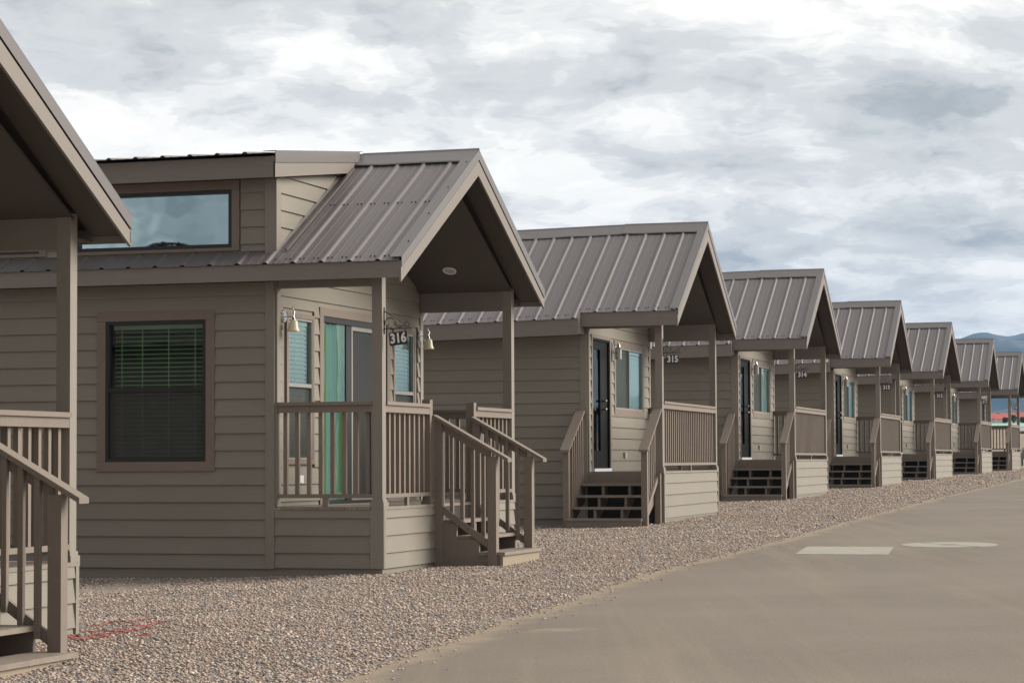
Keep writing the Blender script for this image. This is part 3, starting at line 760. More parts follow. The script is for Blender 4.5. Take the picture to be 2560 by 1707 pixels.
LANT = {'315': 'largest jar shaped metal lantern, beside the window of the nearest black door',
 '314': 'jar shaped lantern on the second cabin with a black door, second largest',
 '313': 'jar shaped lantern on the middle cabin of the row, third largest lantern',
 '312': 'small jar shaped lantern on the third cabin from the far end',
 '311': 'tiny jar lantern just left of the next to last cabin\'s front window',
 '310': 'tiniest jar lantern, on the front wall of the farthest cabin'}
protoA, HA = make_cabin('A'); protoB, HB = make_cabin('B')
ROOTS = {}
for i, (num, (x, y, z, dy)) in enumerate(sorted(CAB.items(), reverse=True)):
    A = num in ('317', '316'); H = HA if A else HB
    src = protoA if A else protoB
    o = src if num in ('316', '315') else copy_tree(src)
    o.location = (x, y, z - H); o.rotation_euler = (0, 0, YAW + dy)
    tag(o, LABEL[num], 'cabin', 'cabins in the row along the road'); ROOTS[num] = (o, H)

def cab_pt(num, u, v, w_):
    o, H = ROOTS[num]; a = o.rotation_euler.z
    return Vector((o.location.x + u * math.cos(a) - v * math.sin(a), o.location.y + u * math.sin(a) + v * math.cos(a), o.location.z + H + w_)), a

# ------------------------------------------------------------------ hanging number signs
def text_mesh(txt, size, ext):
    cu = bpy.data.curves.new('numeral', 'FONT'); cu.body = txt; cu.size = size; cu.extrude = ext; cu.offset = size * .035
    cu.align_x = 'CENTER'; cu.align_y = 'CENTER'; cu.resolution_u = 3
    ob = bpy.data.objects.new('numeral', cu); COL.objects.link(ob); bpy.context.view_layer.update()
    me = bpy.data.meshes.new_from_object(ob.evaluated_get(bpy.context.evaluated_depsgraph_get()))
    bpy.data.objects.remove(ob); bpy.data.curves.remove(cu); me.materials.append(MATS['sign_white']); return me
DIG = {d: text_mesh(d, .135, .0015) for d in '0123456'}
def arc(cy, cz, r0, r1, a0, a1, n=14):
    return [(0, cy + (r0 + (r1 - r0) * i / n) * math.cos(R(a0 + (a1 - a0) * i / n)), cz + (r0 + (r1 - r0) * i / n) * math.sin(R(a0 + (a1 - a0) * i / n))) for i in range(n + 1)]
def make_sign(num, tilt):
    p, a = cab_pt(num, .054, 0, 1.74)
    s = empty('number_sign', p, a)                       # local y = v (back), z up
    b = MB(); t = .0055
    b.tube([(0, -.006, 0), (0, -.006, .27)], t, 6); b.tube([(0, -.006, .055), (0, -.30, .055)], t, 6)
    b.tube([(0, -.008, .235), (0, -.02, .225), (0, -.29, .062)], .004, 6)
    b.build('bracket', 'iron', s, smooth=True)
    sc = MB()
    sc.tube(arc(-.065, .112, .055, .052, 200, -20), .0045, 5); sc.tube(arc(-.062, .085, .03, .012, 180, 470), .004, 5)
    sc.tube(arc(-.165, .105, .042, .040, 180, 400), .004, 5); sc.tube(arc(-.155, .082, .022, .010, 150, 420), .004, 5)
    sc.tube(arc(-.255, .098, .035, .012, -80, 330), .0045, 5)
    sc.build('scroll', 'iron', s, smooth=True)
    ca, sa = math.cos(tilt), math.sin(tilt)
    cy, cz = -.156, -.045
    def rot(y, z): return (cy + y * ca - z * sa, cz + y * sa + z * ca)
    pl = MB(); hw, hh = .098, .066
    cs_ = [(-hw, -hh), (hw, -hh), (hw, hh), (-hw, hh)]
    pl.prism([(-.005, *rot(y, z)) for y, z in cs_], (.01, 0, 0)); plo = pl.build('plate', 'sign_black', s)
    for k, ch in enumerate(num):
        o = bpy.data.objects.new('numeral', DIG[ch]); COL.objects.link(o); o.parent = plo
        y, z = rot(.058 - .058 * k, 0)                   # reads towards -v
        # text x -> -y ; text y -> z ; faces -x
        m = Matrix(((0, 0, -1, -.0075), (-1, 0, 0, y), (0, 1, 0, z), (0, 0, 0, 1)))
        m = Matrix.Translation((-.0075, y, z)) @ Matrix.Rotation(tilt, 4, 'X') @ Matrix(((0, 0, -1, 0), (-1, 0, 0, 0), (0, 1, 0, 0), (0, 0, 0, 1))) @ Matrix.Diagonal((.86, 1.0, 1, 1))
        o.matrix_local = m
    for yy in (-.075, -.235):
        zt = rot(yy - cy, hh)[1]
        MB().tube([(0, yy, .055), (.006, yy, (zt + .055) / 2 + .01), (0, yy, zt - .002)], .0035, 5).build('hook', 'iron', s)
    return s
for num in sorted(CAB, reverse=True):
    if num == '317': continue
    s = make_sign(num, R(-6) if num == '316' else R(random.uniform(-1, 1)))
    tag(s, WHERE[num], 'sign', 'hanging cabin number signs')

# ------------------------------------------------------------------ wall lamps
def make_bell_lamp():
    s = empty('wall_lamp')                               # local: x=u, -y = out of wall
    q = MB(); n = 16
    for (r, d0, d1) in ((.068, 0, .012), (.05, .012, .02)):
        q.tube([(0, -d0 - .016, 0), (0, -d1 - .016, 0)], [r, r * .93], n)
    q.build('wall_plate', 'nickel', s, smooth=False)
    MB().tube([(0, -.03, -.005), (0, -.08, -.005), (0, -.115, .0), (0, -.125, .03)], .006, 6).build('arm', 'nickel', s, smooth=True)
    MB().tube([(0, -.125, .10), (0, -.115, .085), (0, -.125, .06), (0, -.135, .04), (0, -.125, .0), (0, -.125, -.03), (0, -.125, -.045)], [.006, .006, .008, .01, .012, .022, .036], 8).build('finial', 'nickel', s, smooth=True)
    pr = [(.036, -.045), (.046, -.06), (.050, -.09), (.053, -.12), (.062, -.145), (.072, -.160), (.069, -.160), (.048, -.12), (.04, -.06)]
    vs = []; n = 20
    for r, z in pr: vs += [(r * math.cos(k * 2 * math.pi / n), -.125 + r * math.sin(k * 2 * math.pi / n), z) for k in range(n)]
    MB().add(vs, [(j * n + k, j * n + (k + 1) % n, (j + 1) * n + (k + 1) % n, (j + 1) * n + k) for j in range(len(pr) - 1) for k in range(n)]).build('lamp_shade', 'shade_glass', s, smooth=True)
    return s
def make_lantern():
    s = empty('wall_lamp')
    MB().box(-.035, .035, -.026, -.016, -.12, .12).build('wall_plate', 'nickel', s)
    MB().tube([(0, -.02, .07), (0, -.06, .085), (0, -.11, .075)], .006, 6).build('arm', 'nickel', s, smooth=True)
    MB().tube([(0, -.02, -.04), (0, -.07, -.04)], .005, 6).build('arm', 'nickel', s, smooth=True)
    MB().tube([(0, -.115, .135), (0, -.115, .125), (0, -.115, .11), (0, -.115, .08), (0, -.115, .045), (0, -.115, .03), (0, -.115, .022)], [.004, .012, .014, .034, .042, .075, .075], 14).build('cap', 'nickel', s, smooth=False)
    MB().tube([(0, -.115, .022), (0, -.115, -.13)], [.052, .052], 16).build('glass_jar', 'lantern_glass', s, smooth=False)
    q = MB()
    for k in range(4):
        a = R(45 + 90 * k); q.tube([(.056 * math.cos(a), -.115 + .056 * math.sin(a), .022), (.056 * math.cos(a), -.115 + .056 * math.sin(a), -.135)], .004, 5)
    q.tube([(0, -.115, -.13), (0, -.115, -.145)], [.06, .06], 14); q.tube([(0, -.115, -.05), (0, -.115, -.058)], [.058, .058], 14)
    q.build('cage', 'nickel', s); return s
bell = make_bell_lamp(); lan = make_lantern()
first = True
for num, u, lab in (('316', .185, 'bell shaped cream glass wall lamp left of the green curtained sliding door'),
                    ('316', 4.435, 'bell shaped cream glass wall lamp at the far wall corner, right of the 316 sign'),
                    ('317', 4.435, 'bell shaped wall lamp on the front wall of the nearest cabin'),):
    if num == '317': continue
    o = bell if first else copy_tree(bell); first = False
    p, a = cab_pt(num, u, D, 1.955); o.location = p; o.rotation_euler = (0, 0, a); tag(o, lab, 'lamp', 'wall lamps beside the cabin doors')
first = True
for num in ('315', '314', '313', '312', '311', '310'):
    o = lan if first else copy_tree(lan); first = False
    p, a = cab_pt(num, 1.65, D, 1.925); o.location = p; o.rotation_euler = (0, 0, a)
    tag(o, LANT[num], 'lamp', 'wall lamps beside the cabin doors')

# ================================================================== GROUND
def grid_sheet(name, xs, ys, fz, m, parent=None):
    nx, ny = len(xs[0]), len(ys); vs = []
    for j, y in enumerate(ys):
        for x in xs[j]: vs.append((x, y, fz(x, y)))
    fs = [(j * nx + i, j * nx + i + 1, (j + 1) * nx + i + 1, (j + 1) * nx + i) for j in range(ny - 1) for i in range(nx - 1)]
    return MB().add(vs, fs).build(name, m, parent, smooth=True, weld=False)

def ground_material(name, c1, c2, scale, bump=.4, rough=.9, c3=None, stretch=None, sp=(.5, 60)):
    m = bpy.data.materials.new(name); m.use_nodes = True; t = m.node_tree; n = t.nodes; l = t.links; b = n['Principled BSDF']
    b.inputs['Roughness'].default_value = rough; b.inputs['Specular IOR Level'].default_value = .25
    tcn = n.new('ShaderNodeTexCoord'); src = tcn.outputs['Object']
    no = n.new('ShaderNodeTexNoise'); no.inputs['Scale'].default_value = scale; no.inputs['Detail'].default_value = 8; l.new(src, no.inputs['Vector'])
    r = n.new('ShaderNodeValToRGB'); r.color_ramp.elements[0].position = .35; r.color_ramp.elements[0].color = (*c1, 1); r.color_ramp.elements[1].position = .68; r.color_ramp.elements[1].color = (*c2, 1)
    l.new(no.outputs['Fac'], r.inputs[0]); cur = r.outputs[0]
    if stretch:                             # dust streaks along the road
        mp = n.new('ShaderNodeMapping'); mp.inputs['Rotation'].default_value = (0, 0, stretch[0]); mp.inputs['Scale'].default_value = stretch[1]
        l.new(src, mp.inputs[0]); n2 = n.new('ShaderNodeTexNoise'); n2.inputs['Scale'].default_value = 1; n2.inputs['Detail'].default_value = 7; n2.inputs['Roughness'].default_value = .62
        l.new(mp.outputs[0], n2.inputs['Vector']); r2 = n.new('ShaderNodeMapRange'); r2.inputs[1].default_value = .50; r2.inputs[2].default_value = .72; r2.inputs[4].default_value = .32
        l.new(n2.outputs['Fac'], r2.inputs[0]); mm = n.new('ShaderNodeMixRGB'); mm.inputs[2].default_value = (*c3, 1); l.new(r2.outputs[0], mm.inputs[0]); l.new(cur, mm.inputs[1]); cur = mm.outputs[0]
    if stretch:                             # sand blown over the edge and one spill near it
        at = n.new('ShaderNodeAttribute'); at.attribute_name = 'from_edge'
        nn = n.new('ShaderNodeTexNoise'); nn.inputs['Scale'].default_value = 2.2; nn.inputs['Detail'].default_value = 8; nn.inputs['Roughness'].default_value = .7; l.new(src, nn.inputs['Vector'])
        def mth(op, a, b_):
            q = n.new('ShaderNodeMath'); q.operation = op
            for i_, v_ in enumerate((a, b_)):
                if isinstance(v_, (int, float)): q.inputs[i_].default_value = v_
                else: l.new(v_, q.inputs[i_])
            return q.outputs[0]
        e_ = mth('SUBTRACT', .62, mth('MULTIPLY', at.outputs['Fac'], 1.25))
        vd = n.new('ShaderNodeVectorMath'); vd.operation = 'DISTANCE'; mpp = n.new('ShaderNodeMapping'); mpp.inputs['Location'].default_value = (-.30, -17.1 * 1.2, 0); mpp.inputs['Scale'].default_value = (1, 1.2, 0); l.new(src, mpp.inputs[0]); l.new(mpp.outputs[0], vd.inputs[0])
        sp_ = mth('SUBTRACT', .60, mth('MULTIPLY', vd.outputs['Value'], 1.1))
        f_ = mth('ADD', mth('MAXIMUM', mth('MAXIMUM', e_, sp_), -.35), mth('SUBTRACT', nn.outputs['Fac'], .72))
        mr_ = n.new('ShaderNodeMapRange'); mr_.inputs[1].default_value = .05; mr_.inputs[2].default_value = .28; mr_.inputs[4].default_value = .6; l.new(f_, mr_.inputs[0])
        mm = n.new('ShaderNodeMixRGB'); mm.inputs[2].default_value = (.36, .285, .20, 1); l.new(mr_.outputs[0], mm.inputs[0]); l.new(cur, mm.inputs[1]); cur = mm.outputs[0]
    n3 = n.new('ShaderNodeTexNoise'); n3.inputs['Scale'].default_value = sp[1]; n3.inputs['Detail'].default_value = 4; l.new(src, n3.inputs['Vector'])
    h = n.new('ShaderNodeHueSaturation'); mr = n.new('ShaderNodeMapRange'); mr.inputs[1].default_value = .25; mr.inputs[2].default_value = .75; mr.inputs[3].default_value = 1 - sp[0]; mr.inputs[4].default_value = 1 + sp[0]
    l.new(n3.outputs['Fac'], mr.inputs[0]); l.new(mr.outputs[0], h.inputs['Value']); l.new(cur, h.inputs['Color']); l.new(h.outputs[0], b.inputs['Base Color'])
    bp = n.new('ShaderNodeBump'); bp.inputs['Strength'].default_value = bump; bp.inputs['Distance'].default_value = .006; l.new(n3.outputs['Fac'], bp.inputs['Height']); l.new(bp.outputs[0], b.inputs['Normal'])
    MATS[name] = m; return m
ground_material('dirt', (.24, .18, .125), (.33, .26, .19), .35, sp=(.15, 9))
ground_material('asphalt', (.190, .157, .127), (.224, .188, .153), .5, bump=.35, rough=.8, c3=(.34, .265, .19), stretch=(R(-17.0), (3.4, .10, 1)), sp=(.22, 70))
ground_material('gravel_bed', (.25, .21, .185), (.33, .28, .245), 1.0, sp=(.5, 42), bump=.9)
ground_material('sand', (.27, .215, .155), (.34, .27, .19), 1.5, sp=(.2, 60))

ys = [-40, -20, -5, 5] + list(np.arange(10, 110, 2.0)) + [115, 125, 140, 160, 180, 210, 250, 300, 360, 430, 520, 600, 700, 800, 900, 1200, 2000, 4000, 9000]
xg = [-600, -200, -60, -30, -15, -9, -5, 0, 5, 10, 15, 20, 26, 34, 45, 60, 90, 140, 220, 350, 600, 1200, 3500]
tag(grid_sheet('ground', [[x * (1 if y < 900 else 3) for x in xg] for y in ys], ys, lambda x, y: gz(x, y) - .06, MATS['dirt']), kind='structure')
# road
ys = list(np.arange(-20, 140, 1.5)); RW = 8.5
RC = [0, .15, .35, .7, 1.2, 2, 3.2, 4.6, 6.2, 8.5]
road = grid_sheet('road', [[edge_x(y) + c for c in RC] for y in ys], ys, lambda x, y: gz(x, y) - .004, MATS['asphalt'])
fa = road.data.attributes.new('from_edge', 'FLOAT', 'POINT'); fa.data.foreach_set('value', [c for y in ys for c in RC])
tag(road, kind='structure')
# gravel yard between and in front of the cabins
ys = list(np.arange(8, 106, .5))
def gx(y):
    e = edge_x(y); base_ = [e - 18 + i for i in range(13)]
    jit = .05 * math.sin(y * 3.1) + .05 * math.sin(y * 1.3 + 1) + .03 * math.sin(y * 7.7)
    return base_ + [e - 4.5 + i * .5 for i in range(9)] + [e - .25, e - .1, e + .02 + jit]
tag(grid_sheet('gravel_yard', [gx(y) for y in ys], ys, lambda x, y: gravel_z(x, y) - .006, MATS['gravel_bed']), kind='structure')
# loose stones
def stones():
    ico = np.array([(0, 0, 1), (.9, 0, .25), (.28, .86, .25), (-.73, .53, .25), (-.73, -.53, .25), (.28, -.86, .25), (0, 0, -.5)], float)
    fcs = np.array([(0, 1, 2), (0, 2, 3), (0, 3, 4), (0, 4, 5), (0, 5, 1), (6, 2, 1), (6, 3, 2), (6, 4, 3), (6, 5, 4), (6, 1, 5)])[:10]
    P_ = []; Sz = []
    bands = [(12.2, 17, 1400, .0150), (17, 22, 1200, .0148), (22, 30, 800, .0160), (30, 42, 420, .019), (42, 60, 240, .023), (60, 98, 80, .030)]
    for y0, y1, dens, sz in bands:
        n0 = int((y1 - y0) * 9 * dens)
        y = RNG.uniform(y0, y1, n0); e = np.interp(y, [13.03, 14.8, 17.3, 20.1, 24, 29.2, 38.8, 51, 67.7, 100], [-1.2, -.82, -.24, .45, 1.38, 3.05, 5.75, 9.3, 14.1, 23.6])
        x = e + .6 - 9.5 * RNG.uniform(0, 1, n0)
        # only what the lens (plus a step aside) sees
        ang = x / y
        ok = (ang > -.235) & (x < e + .6)
        # leave out footprints of the cabins
        for num, (cx, cy, cz, dy) in CAB.items():
            a = YAW + dy; dx, dyy = x - cx, y - cy
            u = dx * math.cos(a) + dyy * math.sin(a); v = -dx * math.sin(a) + dyy * math.cos(a)
            ok &= ~((u > .04) & (u < W - .04) & (v > .06))
        thin = RNG.uniform(0, 1, n0) < np.where(x > e + .08, .03 * np.clip((e + .6 - x) / .5, 0, 1) ** 2, np.clip((e + .10 + .08 * np.sin(y * 2.3) + .05 * np.sin(y * 9.1) - x) / .25, .12, 1))
        ok &= thin
        P_.append(np.c_[x[ok], y[ok]]); Sz.append(np.full(ok.sum(), sz))
    P_ = np.vstack(P_); Sz = np.concatenate(Sz); n = len(P_)
    print('stones', n)
    big = RNG.uniform(0, 1, n) < .04
    Sz = Sz * RNG.uniform(.6, 1.25, n) * np.where(big, 1.5, 1)
    Z = np.array([gravel_z(x, y) for x, y in P_])
    th = RNG.uniform(0, 2 * math.pi, n); c, s = np.cos(th), np.sin(th)
    sx_ = Sz * RNG.uniform(.8, 1.3, n); sy_ = Sz * RNG.uniform(.6, 1.0, n); sz_ = Sz * RNG.uniform(.3, .6, n)
    V = ico[None] * (1 + RNG.uniform(-.22, .22, (n, 7, 3)))
    V = V * np.stack([sx_, sy_, sz_], 1)[:, None, :]
    tx = RNG.uniform(-.35, .35, n)[:, None]; V[..., 2] += V[..., 0] * tx
    X = V[..., 0] * c[:, None] - V[..., 1] * s[:, None]; Y = V[..., 0] * s[:, None] + V[..., 1] * c[:, None]
    V = np.stack([X + P_[:, :1], Y + P_[:, 1:], V[..., 2] + Z[:, None] + (sz_ * RNG.uniform(.0, .5, n))[:, None]], 2)
    me = bpy.data.meshes.new('loose_gravel'); nf = len(fcs)
    me.vertices.add(n * 7); me.vertices.foreach_set('co', V.reshape(-1))
    F = (fcs[None] + (np.arange(n) * 7)[:, None, None]).reshape(-1)
    me.loops.add(n * nf * 3); me.loops.foreach_set('vertex_index', F.astype(np.int32))
    me.polygons.add(n * nf); me.polygons.foreach_set('loop_start', (np.arange(n * nf) * 3).astype(np.int32))
    me.update(calc_edges=True)
    pal = np.array([(.40, .32, .24), (.34, .27, .21), (.29, .24, .20), (.44, .37, .29), (.19, .19, .20), (.13, .14, .16), (.36, .24, .18), (.52, .47, .40), (.24, .21, .19), (.17, .18, .18), (.38, .33, .28)])
    pr = np.array([.15, .14, .12, .11, .10, .05, .08, .06, .09, .05, .05])
    k = RNG.choice(len(pal), n, p=pr / pr.sum()); colr = (pal[k] * .74 + np.array([.32, .275, .245]) * .26) * RNG.uniform(.85, 1.2, (n, 1)) * np.array([1.30, 1.25, 1.26])
    at = me.color_attributes.new('stone_colour', 'FLOAT_COLOR', 'POINT')
    cc = np.concatenate([np.repeat(colr, 7, 0), np.ones((n * 7, 1))], 1).astype(np.float32); at.data.foreach_set('color', cc.reshape(-1))
    m = bpy.data.materials.new('stone'); m.use_nodes = True; t = m.node_tree; b = t.nodes['Principled BSDF']; b.inputs['Roughness'].default_value = .8; b.inputs['Specular IOR Level'].default_value = .3
    a = t.nodes.new('ShaderNodeAttribute'); a.attribute_name = 'stone_colour'
    tcn = t.nodes.new('ShaderNodeTexCoord'); no = t.nodes.new('ShaderNodeTexNoise'); no.inputs['Scale'].default_value = 120; t.links.new(tcn.outputs['Object'], no.inputs['Vector'])
    h = t.nodes.new('ShaderNodeHueSaturation'); mr = t.nodes.new('ShaderNodeMapRange'); mr.inputs[3].default_value = .75; mr.inputs[4].default_value = 1.25
    t.links.new(no.outputs['Fac'], mr.inputs[0]); t.links.new(mr.outputs[0], h.inputs['Value']); t.links.new(a.outputs['Color'], h.inputs['Color']); t.links.new(h.outputs[0], b.inputs['Base Color'])
    me.materials.append(m)
    o = bpy.data.objects.new('loose_gravel', me); COL.objects.link(o)
    tag(o, 'loose pinkish brown and grey gravel covering the yard in front of the cabins', 'gravel', kind='stuff')
stones()

# manhole collar and concrete patch in the road
def zr(x, y): return gz(x, y) - .004
mh = empty('manhole', (4.92, 27.58, zr(4.92, 27.58)), R(17))
def on_road(root, lx, ly, h):
    a = root.rotation_euler.z; x = root.location.x + lx * math.cos(a) - ly * math.sin(a); y = root.location.y + lx * math.sin(a) + ly * math.cos(a)
    return (lx, ly, zr(x, y) - root.location.z + h)
def disc(root, ra, rb, h, n=40, r_in=0.0, th=.03, a0=0, a1=360):
    vs = []; q = MB()
    for k in range(n + 1):
        a = R(a0 + (a1 - a0) * k / n)
        for (f, hh) in ((1, h - th), (1, h), (r_in, h), (r_in, h - th)): vs.append(on_road(root, ra * f * math.cos(a), rb * f * math.sin(a), hh))
    return q.add(vs, [(4 * k + j, 4 * k + (j + 1) % 4, 4 * k + 4 + (j + 1) % 4, 4 * k + 4 + j) for k in range(n) for j in range(4)])
disc(mh, .485, .70, .003, r_in=.19, a0=-88, a1=88, n=24).build('collar', 'concrete', mh)
disc(mh, .485, .70, .003, r_in=.19, a0=92, a1=268, n=24).build('collar', 'concrete', mh)
disc(mh, .088, .127, .004, n=24).build('cover', 'concrete_dark', mh)
tag(mh, 'round pale concrete manhole collar with a dark lid set in the road', 'manhole')
pc = [(3.38, 28.1), (4.27, 27.42), (3.95, 25.75), (3.05, 26.45)]
def patch(a, b):
    q = MB(); A_, B_, C_, D_ = [Vector(p) for p in pc]
    def bi(s, t): return (A_.lerp(B_, s)).lerp(D_.lerp(C_, s), t)
    n = 6; top = []
    for i in range(n + 1):
        for t in (0, 1):
            p = bi(a + (b - a) * i / n, t + (.012 * math.sin(i * 2.1 + t) if 0 < i < n else 0)); top.append((p.x, p.y, zr(p.x, p.y) + .003))
    bot = [(x, y, z - .05) for x, y, z in top]; m_ = len(top)
    q.add(top + bot, [(2 * i, 2 * i + 1, 2 * i + 3, 2 * i + 2) for i in range(n)] + [(2 * i, 2 * i + 2, m_ + 2 * i + 2, m_ + 2 * i) for i in range(n)] + [(2 * i + 1, m_ + 2 * i + 1, m_ + 2 * i + 3, 2 * i + 3) for i in range(n)] + [(0, m_, m_ + 1, 1), (m_ - 2, m_ - 1, 2 * m_ - 1, 2 * m_ - 2)])
    return q
pt_ = empty('concrete_patch', (0, 0, 0))
patch(0, .395).build('slab', 'concrete', pt_); patch(.40, 1).build('slab', 'concrete', pt_)
tag(pt_, 'pale rectangular concrete patch in the road left of the manhole', 'concrete patch')
# red string tangled on the gravel
st = MB()
strs = [[(-3.02, 17.9), (-2.85, 18.3), (-2.6, 18.25), (-2.45, 18.6), (-2.3, 18.55)], [(-2.95, 17.0), (-2.75, 17.35), (-2.62, 17.15), (-2.45, 17.5), (-2.2, 18.2), (-2.05, 18.3)],
        [(-2.98, 17.5), (-2.8, 17.6), (-2.6, 17.55), (-2.5, 17.9), (-2.3, 18.0), (-2.02, 18.45)], [(-2.85, 16.9), (-2.7, 17.1), (-2.55, 17.5), (-2.4, 17.45), (-2.3, 17.7), (-2.1, 17.75)],
        [(-3.25, 17.2), (-3.1, 17.35), (-3.02, 17.1), (-2.95, 17.3)], [(-2.2, 17.1), (-2.1, 17.25), (-1.98, 17.15)]]
for s_ in strs:
    s_ = [(-3.08 + (a + 3.02) * .52, b) for a, b in s_]; pts = []
    for (a, b), (c_, d_) in zip(s_, s_[1:]):
        for k in range(6):
            t = k / 6; x = a + (c_ - a) * t + .03 * math.sin(9 * a + k * 1.9); y = b + (d_ - b) * t + .04 * math.sin(5 * b + k * 1.3)
            pts.append((x, y, gravel_z(x, y) + .012 + .008 * math.sin(k * 2.3)))
    st.tube(pts , .0032, 5)
tag(st.build('red_string', 'red_paint', smooth=True), 'tangle of thin red string lying on the gravel by the nearest steps', 'string')

# ================================================================== FAR SETTING
mat('car_blue', (.035, .04, .075), .25, metal=.3); mat('car_white', (.70, .70, .70), .3); mat('car_grey', (.22, .22, .23), .3, metal=.4)
mat('car_glass', (.02, .025, .03), .08); mat('tyre', (.02, .02, .02), .8); mat('rim', (.4, .4, .4), .3, metal=.8); mat('lamp_lens', (.6, .6, .58), .15)
def car(x, y, rz, body, label, sc=1.0):
    z = gz(x, y); c = empty('parked_car', (x, y, z), rz); L_, Wd, Hh = 4.6 * sc, 1.82, 1.0
    prof = [(-2.3, .35), (-2.32, .62), (-2.2, .86), (-1.15, 1.0), (1.55, 1.02), (2.15, .95), (2.3, .7), (2.28, .35)]
    q = MB(); secs = [(-.91, .92), (-.86, 1.0), (.86, 1.0), (.91, .92)]
    vs = []
    for yy, s in secs: vs += [(px * (.985 if s < 1 else 1), yy, .35 + (pz - .35) * s) for px, pz in prof]
    n = len(prof)
    fs = [tuple(range(n)), tuple(range(4 * n - 1, 3 * n - 1, -1))] + [(j * n + k, j * n + (k + 1) % n, (j + 1) * n + (k + 1) % n, (j + 1) * n + k) for j in range(3) for k in range(n)]
    q.add(vs, fs).build('body', body, c)
    def ring(z_, x0, x1, w_): return [(x0, -w_, z_), (x1, -w_, z_), (x1, w_, z_), (x0, w_, z_)]
    a, b = ring(1.0, -1.25, 2.0, .84), ring(1.42, -.55, 1.5, .68)
    MB().add(a + b, [(0, 1, 5, 4), (1, 2, 6, 5), (2, 3, 7, 6), (3, 0, 4, 7)]).build('windows', 'car_glass', c)
    MB().add(ring(1.42, -.57, 1.52, .69) + ring(1.47, -.45, 1.42, .62), [(0, 1, 5, 4), (1, 2, 6, 5), (2, 3, 7, 6), (3, 0, 4, 7), (4, 5, 6, 7), (0, 3, 2, 1)]).build('roof', body, c)
    for wx in (-1.45, 1.4):
        for wy in (-.9, .9):
            t = MB().tube([(wx, wy - .1, .33), (wx, wy + .1, .33)], .33, 16).build('wheel', 'tyre', c)
            MB().tube([(wx, wy - .11, .33), (wx, wy + .11, .33)], .2, 10).build('rim', 'rim', t)
    for wy in (-.65, .65): MB().box(-2.33, -2.2, wy - .18, wy + .18, .62, .76).build('headlight', 'lamp_lens', c)
    tag(c, label, 'car', 'cars parked beyond the cabins'); return c
car(24.15, 104.0, R(4), 'car_blue', 'dark blue car at the right edge of the photo beside the farthest cabin')
wr_ = empty('pipe_rail', (25.9, 130, gz(25.9, 130)), 0)  # white bar on posts stands in for the roof of a white car
MB().box(-2.6, 2.6, -.05, .05, .74, .83).build('rail', 'car_white', wr_)
for k in range(5): MB().box(-2.5 + k * 1.24, -2.42 + k * 1.24, -.04, .04, 0, .74).build('post', 'car_glass', wr_)
tag(wr_, 'low white rail on dark posts glimpsed through the farthest porch', 'rail')

mat('stucco_white', (.55, .53, .50), .8, var=.1, vscale=.2); mat('stucco_beige', (.50, .38, .28), .8, var=.1, vscale=.2)
mat('roof_red', (.50, .12, .075), .8, var=.18, vscale=.4, grain=.2, gscale=(3, 3, 3)); mat('roof_mint', (.33, .55, .42), .5, var=.06, vscale=.1)
mat('brown_wall', (.20, .10, .06), .8); mat('win_dark', (.05, .05, .06), .2); mat('white_trim', (.7, .69, .66), .6)
def house(name, x, y, rz, L_, Dp, hw, hr, mw, mr, label, cat, storeys=2, base=0, oh=.5):
    z = gz(x, y) + base; c = empty(name, (x, y, z), rz)
    MB().box(-L_ / 2, L_ / 2, -Dp / 2, Dp / 2, -2, hw).build('wall', mw, c)
    e0, e1 = L_ / 2 + oh, Dp / 2 + oh
    rr = MB(); sl = [(-e0, -e1, hw), (e0, -e1, hw), (e0, 0, hw + hr), (-e0, 0, hw + hr)]
    rr.prism(sl, (0, 0, .15)).prism([(-e0, e1, hw), (e0, e1, hw), (e0, 0, hw + hr), (-e0, 0, hw + hr)], (0, 0, .15))
    ro = rr.build('roof', mr, c)
    for s in (-1, 1): MB().prism([(s * (L_ / 2 - .1), -Dp / 2, hw), (s * (L_ / 2 - .1), Dp / 2, hw), (s * (L_ / 2 - .1), 0, hw + hr)], (.1, 0, 0)).build('gable', mw, c)
    n = int(L_ / 3.2)
    for k in range(n):
        for st_ in range(storeys):
            xx = -L_ / 2 + (k + .5) * L_ / n; zz = .9 + st_ * hw / storeys
            if zz + 1.1 > hw: continue
            f = MB().box(xx - .65, xx + .65, -Dp / 2 - .06, -Dp / 2 - .001, zz, zz + 1.1).build('window', 'white_trim', c)
            MB().box(xx - .55, xx + .55, -Dp / 2 - .075, -Dp / 2 - .061, zz + .08, zz + 1.02).build('pane', 'win_dark', f)
    tag(c, label, cat); return c
def far_x(px, y): return (px - 1280) / F_PX * y
def far_z(py, y): return (1145.7 - py) / F_PX * y
def base_for(x, y, pytop, h): return far_z(pytop, y) - gz(x, y) - h
for i, (p0, lab) in enumerate(((2455, 'long red tile roofed white house left of the farthest porch post'), (2500, 'red tile roofed house seen between the two farthest porches'), (2547, 'red tile roofed house right of the dark tree, beyond the farthest porch'), (2592, 'red tile roofed house beyond the right edge of the row'))):
    y = 800 + 6 * i; x = far_x(p0, y)
    b_ = base_for(x, y, 1032.5 + (i % 2), 7.0)
    o = house('far_house', x, y, R(3), 5.6, 9, 5.0, 2.0, 'stucco_white', 'roof_red', lab, 'house', 2, b_, .15); o['group'] = 'red roofed houses on the rise'
    MB().box(-1, -.3, -.5, .2, 6.0, 7.3).build('chimney', 'stucco_beige', [k for k in o.children if k.name.startswith('roof')][0])
x = far_x(2525, 560); house('long_shed', x, 560, R(1), 26, 8, 1.9, .9, 'stucco_beige', 'roof_mint', 'low beige building with a long mint green roof below the red roofs', 'building', 1, base_for(x, 560, 1059, 2.8) - .0, .4)
